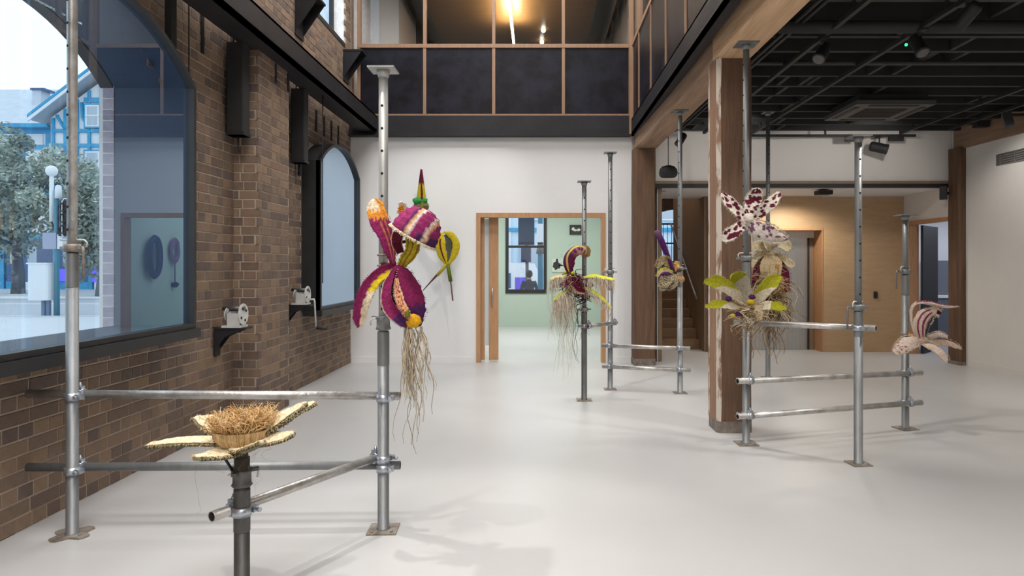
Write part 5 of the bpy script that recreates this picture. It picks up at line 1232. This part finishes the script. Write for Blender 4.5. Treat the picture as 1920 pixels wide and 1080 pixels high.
for k in range(12):
    x = -33.9-k*1.75; f = bx('window', (x-.62, YW-.05, 9.7), (x+.52, YW, 10.45), M['render'], hs)
for z in (12.35, 10.35, 9.4, 6.5, 5.2, 3.7): tm((max(GL+.9, GL+.9), YG-.12, z-.11), (GR-.9, YG, z+.11)) if z < 11 else tm((GL+1.6+(z-10.9)*.98, YG-.12, z-.15), (GR-1.6-(z-10.9)*.98, YG, z+.15))
x = GL+1.0
while x < GR-.8:
    top = slope(x, -1 if x < ga else 1)-.5; tm((x-.09, YG-.11, 3.7), (x+.09, YG, top)); x += .78
for sx in (-1, 1):
    for q in range(3):
        x0 = ga+sx*(1.2+q*1.6); mb = MB(); mb.tube([(x0, YG-.06, 10.4), (x0+sx*.5, YG-.06, 11.2), (x0+sx*.55, YG-.06, min(12.2, slope(x0+sx*.55, sx)-.5))], .10, 5); mb.build('brace', M['blue'], hs)
def hwin(x, z, w_=1.0, h=1.6):
    f = bx('window', (x-w_/2-.1, YG-.16, z-.1), (x+w_/2+.1, YG-.02, z+h+.1), M['blue'], hs)
    bx('pane', (x-w_/2, YG-.18, z), (x+w_/2, YG-.161, z+h), M['render'], f); bx('pane', (x-w_/2+.12, YG-.19, z+.1), (x+w_/2-.12, YG-.181, z+h-.1), M['pane'], f)
    bx('sash_bar', (x-w_/2, YG-.21, z+h*.5-.05), (x+w_/2, YG-.191, z+h*.5+.05), M['render'], f)
for x in (-29.0, -26.6, -24.3):
    hwin(x, 10.6, .9, 1.4); hwin(x, 6.8, .95, 2.2)
hwin(-31.1, 6.8, .9, 1.9)
for k in range(9):          # shopfront bays at street level
    x = -44+k*2.3; yb_ = YW if x < -33 else YG
    f = bx('shop_bay', (x-.95, yb_-.15, .5), (x+.95, yb_-.02, 3.3), M['shop'], hs)
    bx('post', (x+1.0, yb_-.25, 0), (x+1.25, yb_, 3.6), M['blue'], hs); bx('stallriser', (x-.95, yb_-.2, 0), (x+.95, yb_-.02, .5), M['render'] if k % 2 else M['blue'], hs)
    bx('pane', (x-.7, yb_-.17, 1.7), (x-.1, yb_-.151, 2.9), M['pane'], f)
bx('fascia', (-60, YW-.3, 3.3), (-32.9, YW, 3.75), M['blue'], hs); bx('fascia', (GL+.8, YG-.3, 3.3), (GR-.8, YG, 3.75), M['blue'], hs)
M['violet'] = mat('violet_lit_panel', (.1, .08, .6), .4, emit=((96, 90, 240), .9))
bx('lit_sign', (-31.9, YG-.32, .55), (-30.6, YG-.26, 1.35), M['violet'], hs); bx('lit_sign', (-28.9, YG-.32, .5), (-28.2, YG-.26, 1.4), M['violet'], hs)

# street tree
def tree(x, y, zt, rad, lab, seed):
    q = random.Random(seed); r = empty('street_tree', (x, y, 0), lab, 'tree')
    bk = lin((96, 104, 116))
    mb = MB(); mb.tube([(x, y, 0), (x+.05, y, 1.2), (x-.1, y, 2.6), (x+.15, y, 4.2), (x, y, 6)], [.36, .28, .24, .18, .08], 10, [bk]*5)
    for k in range(9):
        a = q.uniform(0, 6.28); h = q.uniform(2.4, 4.5); mb.tube([(x, y, h), (x+math.cos(a)*1.2, y+math.sin(a)*1.0, h+1.1), (x+math.cos(a)*2.6, y+math.sin(a)*2.2, h+q.uniform(1.6, 2.8))], [.13, .09, .04], 6, [bk]*3)
    mb.build('trunk', M['fibre'], r)
    mb = MB(); cl = []
    for k in range(46):
        while True:
            d = V(q.uniform(-1, 1), q.uniform(-1, 1), q.uniform(-1, 1))
            if .25 < d.length < 1: break
        cl.append((V(x+d.x*rad, y+d.y*rad*.7, zt*.62+d.z*zt*.36), q.uniform(.55, 1.25), q.uniform(.7, 1.2)))
    for c, s, sh in cl:
        col = mixc(lin((140, 160, 156)), lin((186, 196, 182)), q.random())  # leaves paled: the bright street haze is put into their colour
        for i in range(210):
            d = V(q.gauss(0, 1), q.gauss(0, 1), q.gauss(0, .7)); d = d.normalized()*s*q.uniform(.55, 1.0); p = c+d
            a = V(q.gauss(0, 1), q.gauss(0, 1), q.gauss(0, 1)).normalized(); b = a.orthogonal().normalized(); L_ = q.uniform(.10, .20); f_ = q.uniform(.7, 1.2)*sh; cc = tuple(t*f_ for t in col)
            mb.face([mb.vert(p-a*L_, cc), mb.vert(p+b*L_*.45, cc), mb.vert(p+a*L_, cc), mb.vert(p-b*L_*.45, cc)])
    mb.build('crown', M['fibre'], r, kind='stuff')
tree(-28.6, 37.5, 9.0, 3.9, 'leafy grey-green street tree behind the traffic signal', 5)
tree(-21.7, 34.0, 5.7, 1.7, 'smaller grey-green tree right of the traffic signal', 8)
# traffic signal and cabinet
x, y = -15.0, 21.25
r = empty('traffic_signal', (x, y, 0), 'pale traffic signal pole with dark lamp head and a camera on top', 'traffic signal')
MB().tube([(x, y, -.03), (x, y, 2.2), (x, y, 3.9)], [.085, .07, .06], 12).build('pole', mat('pole_teal', (60, 128, 150), .5), r)
MB().tube([(x-.16, y, 2.9), (x-.16, y, 4.35)], .06, 10).build('camera_pole', M['render'], r); MB().ball((x-.16, y, 4.48), .17, 14, 10).build('camera_dome', M['render'], r)
MB().tube([(x-.16, y, 2.9), (x-.1, y, 2.75), (x, y, 2.7)], .025, 6).build('cable', M['black'], r); MB().lathe((x+.05, y, 3.62), [(.10, 0), (.09, .36), (.05, .42)], 12).build('beacon', M['render'], r)
hd = bx('signal_head', (x+.16, y-.16, 2.45), (x+.56, y+.12, 3.55), mat('signal_dark', (18, 34, 62), .5), r)
for k in range(3): MB().lathe((x+.36, y-.16, 2.65+k*.34), [(.14, 0), (.14, -.12), (.12, -.12), (.11, -.01)], 14, (0, 1, 0)).build('visor', M['black'], hd)
MB().tube([(x+.34, y-.2, 2.42), (x+.30, y-.2, 2.5), (x+.30, y-.2, 3.5), (x+.36, y-.2, 3.6), (x+.6, y-.2, 3.6)], .02, 6).build('hoop', M['render'], r)
bx('control_box', (x-.36, y-.12, 2.05), (x+.06, y+.12, 2.55), mat('control_grey', (150, 160, 186), .5), r); bx('control_box', (x+.08, y-.1, 2.05), (x+.24, y+.1, 2.5), M['render'], r)
r = empty('signal_cabinet', (x-.42, y-.1, 0), 'white roadside cabinet on legs beside the traffic signal', 'cabinet')
mb = MB(); c = .04; mb.prism([(x-.74+c, y-.25, .46), (x-.12-c, y-.25, .46), (x-.12, y-.25+c, .46), (x-.12, y+.15, .46), (x-.74, y+.15, .46), (x-.74, y-.25+c, .46)], (0, 0, 1.12)); mb.build('body', M['render'], r)
bx('lid', (x-.76, y-.27, 1.58), (x-.10, y+.17, 1.62), M['render'], r)
for dx in (-.36, -.22): bx('leg', (x+dx-.05, y-.1, -.02), (x+dx+.05, y, .46), mat('leg_grey', (90, 120, 150), .6), r)
for i, (px, h) in enumerate(((208, 1.2),)):
    p = at(px, 590, 20.0); o = MB().tube([(p.x, 20, -.02), (p.x, 20, h), (p.x, 20, h+.06)], [.11, .11, .05], 12).build('bollard', mat('bollard_blue', (86, 110, 160), .6)); tag(o, 'blue-grey bollard at the kerb right of the traffic signal', 'bollard')

# view beyond the green room window
hb = empty('blue_shop', (-2, 37, -.3), 'pale blue weatherboard shop seen through the green room window', 'shop')
bx('wall', (-9, 37, -.32), (15, 42, 8), mat('pale_blue_wall', (186, 214, 232), .8, col2=(214, 230, 240), nscale=1.2, stretch=(3, 1, .2)), hb)
for k in range(23): bx('board_post', (-8.6+k*1.0, 36.9, -.3), (-8.5+k*1.0, 37, 8), M['render'] if k % 3 else M['blue'], hb)
for z in (3.4, 5.6): bx('band', (-9, 36.85, z), (15, 37, z+.2), M['blue'], hb)
for k in range(9):
    f = bx('window', (-8.2+k*2.4, 36.86, 4.0), (-7.0+k*2.4, 36.99, 5.4), M['render'], hb); bx('pane', (-8.1+k*2.4, 36.84, 4.1), (-7.1+k*2.4, 36.859, 5.3), M['pane'], f)
    bx('shop_bay', (-8.2+k*2.4, 36.86, .2), (-6.8+k*2.4, 36.99, 2.6), M['pane'], hb)
vn = empty('parked_van', (-.6, 32.5, -.32), 'white and violet parked van beyond the green room window', 'van')
mb = MB(); mb.prism([(-2.2, 31.8, .05), (.1, 31.8, .05), (.1, 31.8, 1.0), (-.2, 31.8, 1.65), (-2.0, 31.8, 1.7), (-2.2, 31.8, 1.5)], (0, 1.7, 0)); mb.build('body', M['render'], vn)
bx('side_panel', (-1.1, 31.77, .2), (-.35, 31.80, 1.0), mat('violet_paint', (112, 96, 214), .5), vn); bx('side_window', (-2.05, 31.77, .5), (-1.3, 31.80, 1.2), M['shop'], vn)
for xw in (-1.8, -.3): MB().lathe((xw, 31.75, 0), [(.30, 0), (.32, .03), (.32, .2), (.30, .22)], 18, (0, 1, 0)).build('wheel', M['black'], vn)
x, y = -.40, 22.2; r = empty('street_signal', (x, y, -.3), 'dark traffic signal seen from behind through the green room window', 'traffic signal')
MB().tube([(x+.02, y+.2, -.3), (x+.02, y+.2, 3.4)], .055, 10).build('pole', M['galv_dark'], r)
sd_ = mat('signal_back', (40, 52, 78), .6)
bx('signal_head', (x-.17, y-.12, 1.65), (x+.15, y+.14, 2.15), sd_, r); bx('signal_head', (x-.26, y-.14, 2.2), (x+.26, y+.14, 3.3), sd_, r)
bx('bracket', (x-.05, y-.02, 2.15), (x+.05, y+.2, 2.2), sd_, r)
x = .06; r = empty('lamp_post', (x, 24, -.3), 'teal lamp post at the right of the green room window', 'lamp post'); MB().tube([(x, 24, -.3), (x, 24, 3.8)], [.10, .08], 10).build('pole', mat('post_teal', (52, 112, 136), .6), r); bx('lantern', (x-.13, 23.85, 2.35), (x+.13, 24.15, 3.0), M['render'], r)
MB().lathe((x, 24, 1.95), [(.16, 0), (.12, .2), (.10, .40)], 10).build('lantern_neck', M['galv_dark'], r)

# person on the pavement behind the green room window
def person(x, y, z0):
    r = empty('person', (x, y, z0), 'person with dark hair and dark top standing outside the green room window', 'person')
    vs_, es, rs = [], [], []
    def v(p, rad, par=None):
        vs_.append(p); rs.append(rad); i = len(vs_)-1
        if par is not None: es.append((par, i))
        return i
    pel = v((0, 0, .90), (.15, .11)); wst = v((0, -.01, 1.06), (.135, .10), pel); che = v((0, 0, 1.26), (.165, .115), wst); shc = v((0, .01, 1.37), (.10, .08), che); nk = v((0, 0, 1.44), (.055, .055), shc); nk2 = v((0, -.012, 1.50), (.055, .06), nk); h1 = v((0, -.015, 1.56), (.075, .09), nk2); v((0, -.01, 1.62), (.07, .085), h1)
    for s in (-1, 1):
        sh = v((s*.17, .01, 1.36), (.062, .062), che); el = v((s*.235, .03, 1.09), (.045, .045), sh); wr = v((s*.245, -.05, .85), (.028, .030), el); pm = v((s*.245, -.065, .80), (.036, .02), wr)
        for k in range(4):
            f0 = v((s*.245-.027+.018*k, -.075, .745), (.009, .009), pm); v((s*.245-.027+.018*k, -.085, .715-.008*(k in (1, 2))), (.008, .008), f0)
        t0 = v((s*.21, -.09, .785), (.010, .010), pm); v((s*.20, -.10, .755), (.009, .009), t0)
        hp = v((s*.085, 0, .82), (.085, .085), pel); kn = v((s*.095, -.01, .47), (.058, .058), hp); an = v((s*.10, .02, .09), (.04, .04), kn); ft = v((s*.105, .0, .035), (.042, .03), an); v((s*.115, -.16, .025), (.038, .022), ft)
    me = bpy.data.meshes.new('body'); me.from_pydata(vs_, es, []); o = bpy.data.objects.new('body', me); COL.objects.link(o)
    md = o.modifiers.new('skin', 'SKIN'); sv = me.skin_vertices[0].data
    for i, rr in enumerate(rs): sv[i].radius = rr
    sv[0].use_root = True; o.modifiers.new('sub', 'SUBSURF').levels = 2
    bpy.context.view_layer.update(); ev = o.evaluated_get(bpy.context.evaluated_depsgraph_get()); m2 = bpy.data.meshes.new_from_object(ev); o.modifiers.clear(); o.data = m2
    skin, shirt, trs, shoe = (mat(n, c, .7) for n, c in (('skin', (196, 150, 124)), ('dark_shirt', (44, 48, 66)), ('dark_trousers', (34, 36, 44)), ('shoe', (30, 28, 28))))
    m2.materials.clear()
    for m in (skin, shirt, trs, shoe): m2.materials.append(m)
    for p in m2.polygons:
        c = p.center; p.use_smooth = True
        p.material_index = 3 if c.z < .075 else 0 if (c.z > 1.44 or (abs(c.x) > .18 and c.z < .87)) else 2 if (c.z < .93 and abs(c.x) < .19) else 1
    o.parent = r
    mb = MB(); X0 = V(x, y, z0)
    mb.ball(X0+V(0, .012, 1.595), .108, 18, 12, (.92, 1.05, 1.02), .12); mb.v = [(a, max(b, y-.055) if c < z0+1.63 else b, max(c, z0+1.47)) for a, b, c in mb.v]
    mb.col = (1, 1, 1); hair = mb.build('hair', mat('dark_hair', (28, 24, 24), .7), r)
    MB().lathe(X0+V(0, -.095, 1.545), [(.016, 0), (.010, .03), (.004, .05)], 8, (0, -.35, 1)).build('nose', skin, r)
    for s in (-1, 1):
        MB().ball(X0+V(s*.032, -.098, 1.575), .011, 8, 6).build('eye', M['black'], r); MB().ball(X0+V(s*.092, -.005, 1.555), .026, 8, 6, (.4, .8, 1.2)).build('ear', skin, r)
    MB().ball(X0+V(0, -.098, 1.515), .02, 8, 6, (1.1, .35, .3)).build('mouth', mat('lips', (150, 90, 84), .6), r)
    r.rotation_euler = (0, 0, math.pi)
person(-.27, 19.3, -.30)
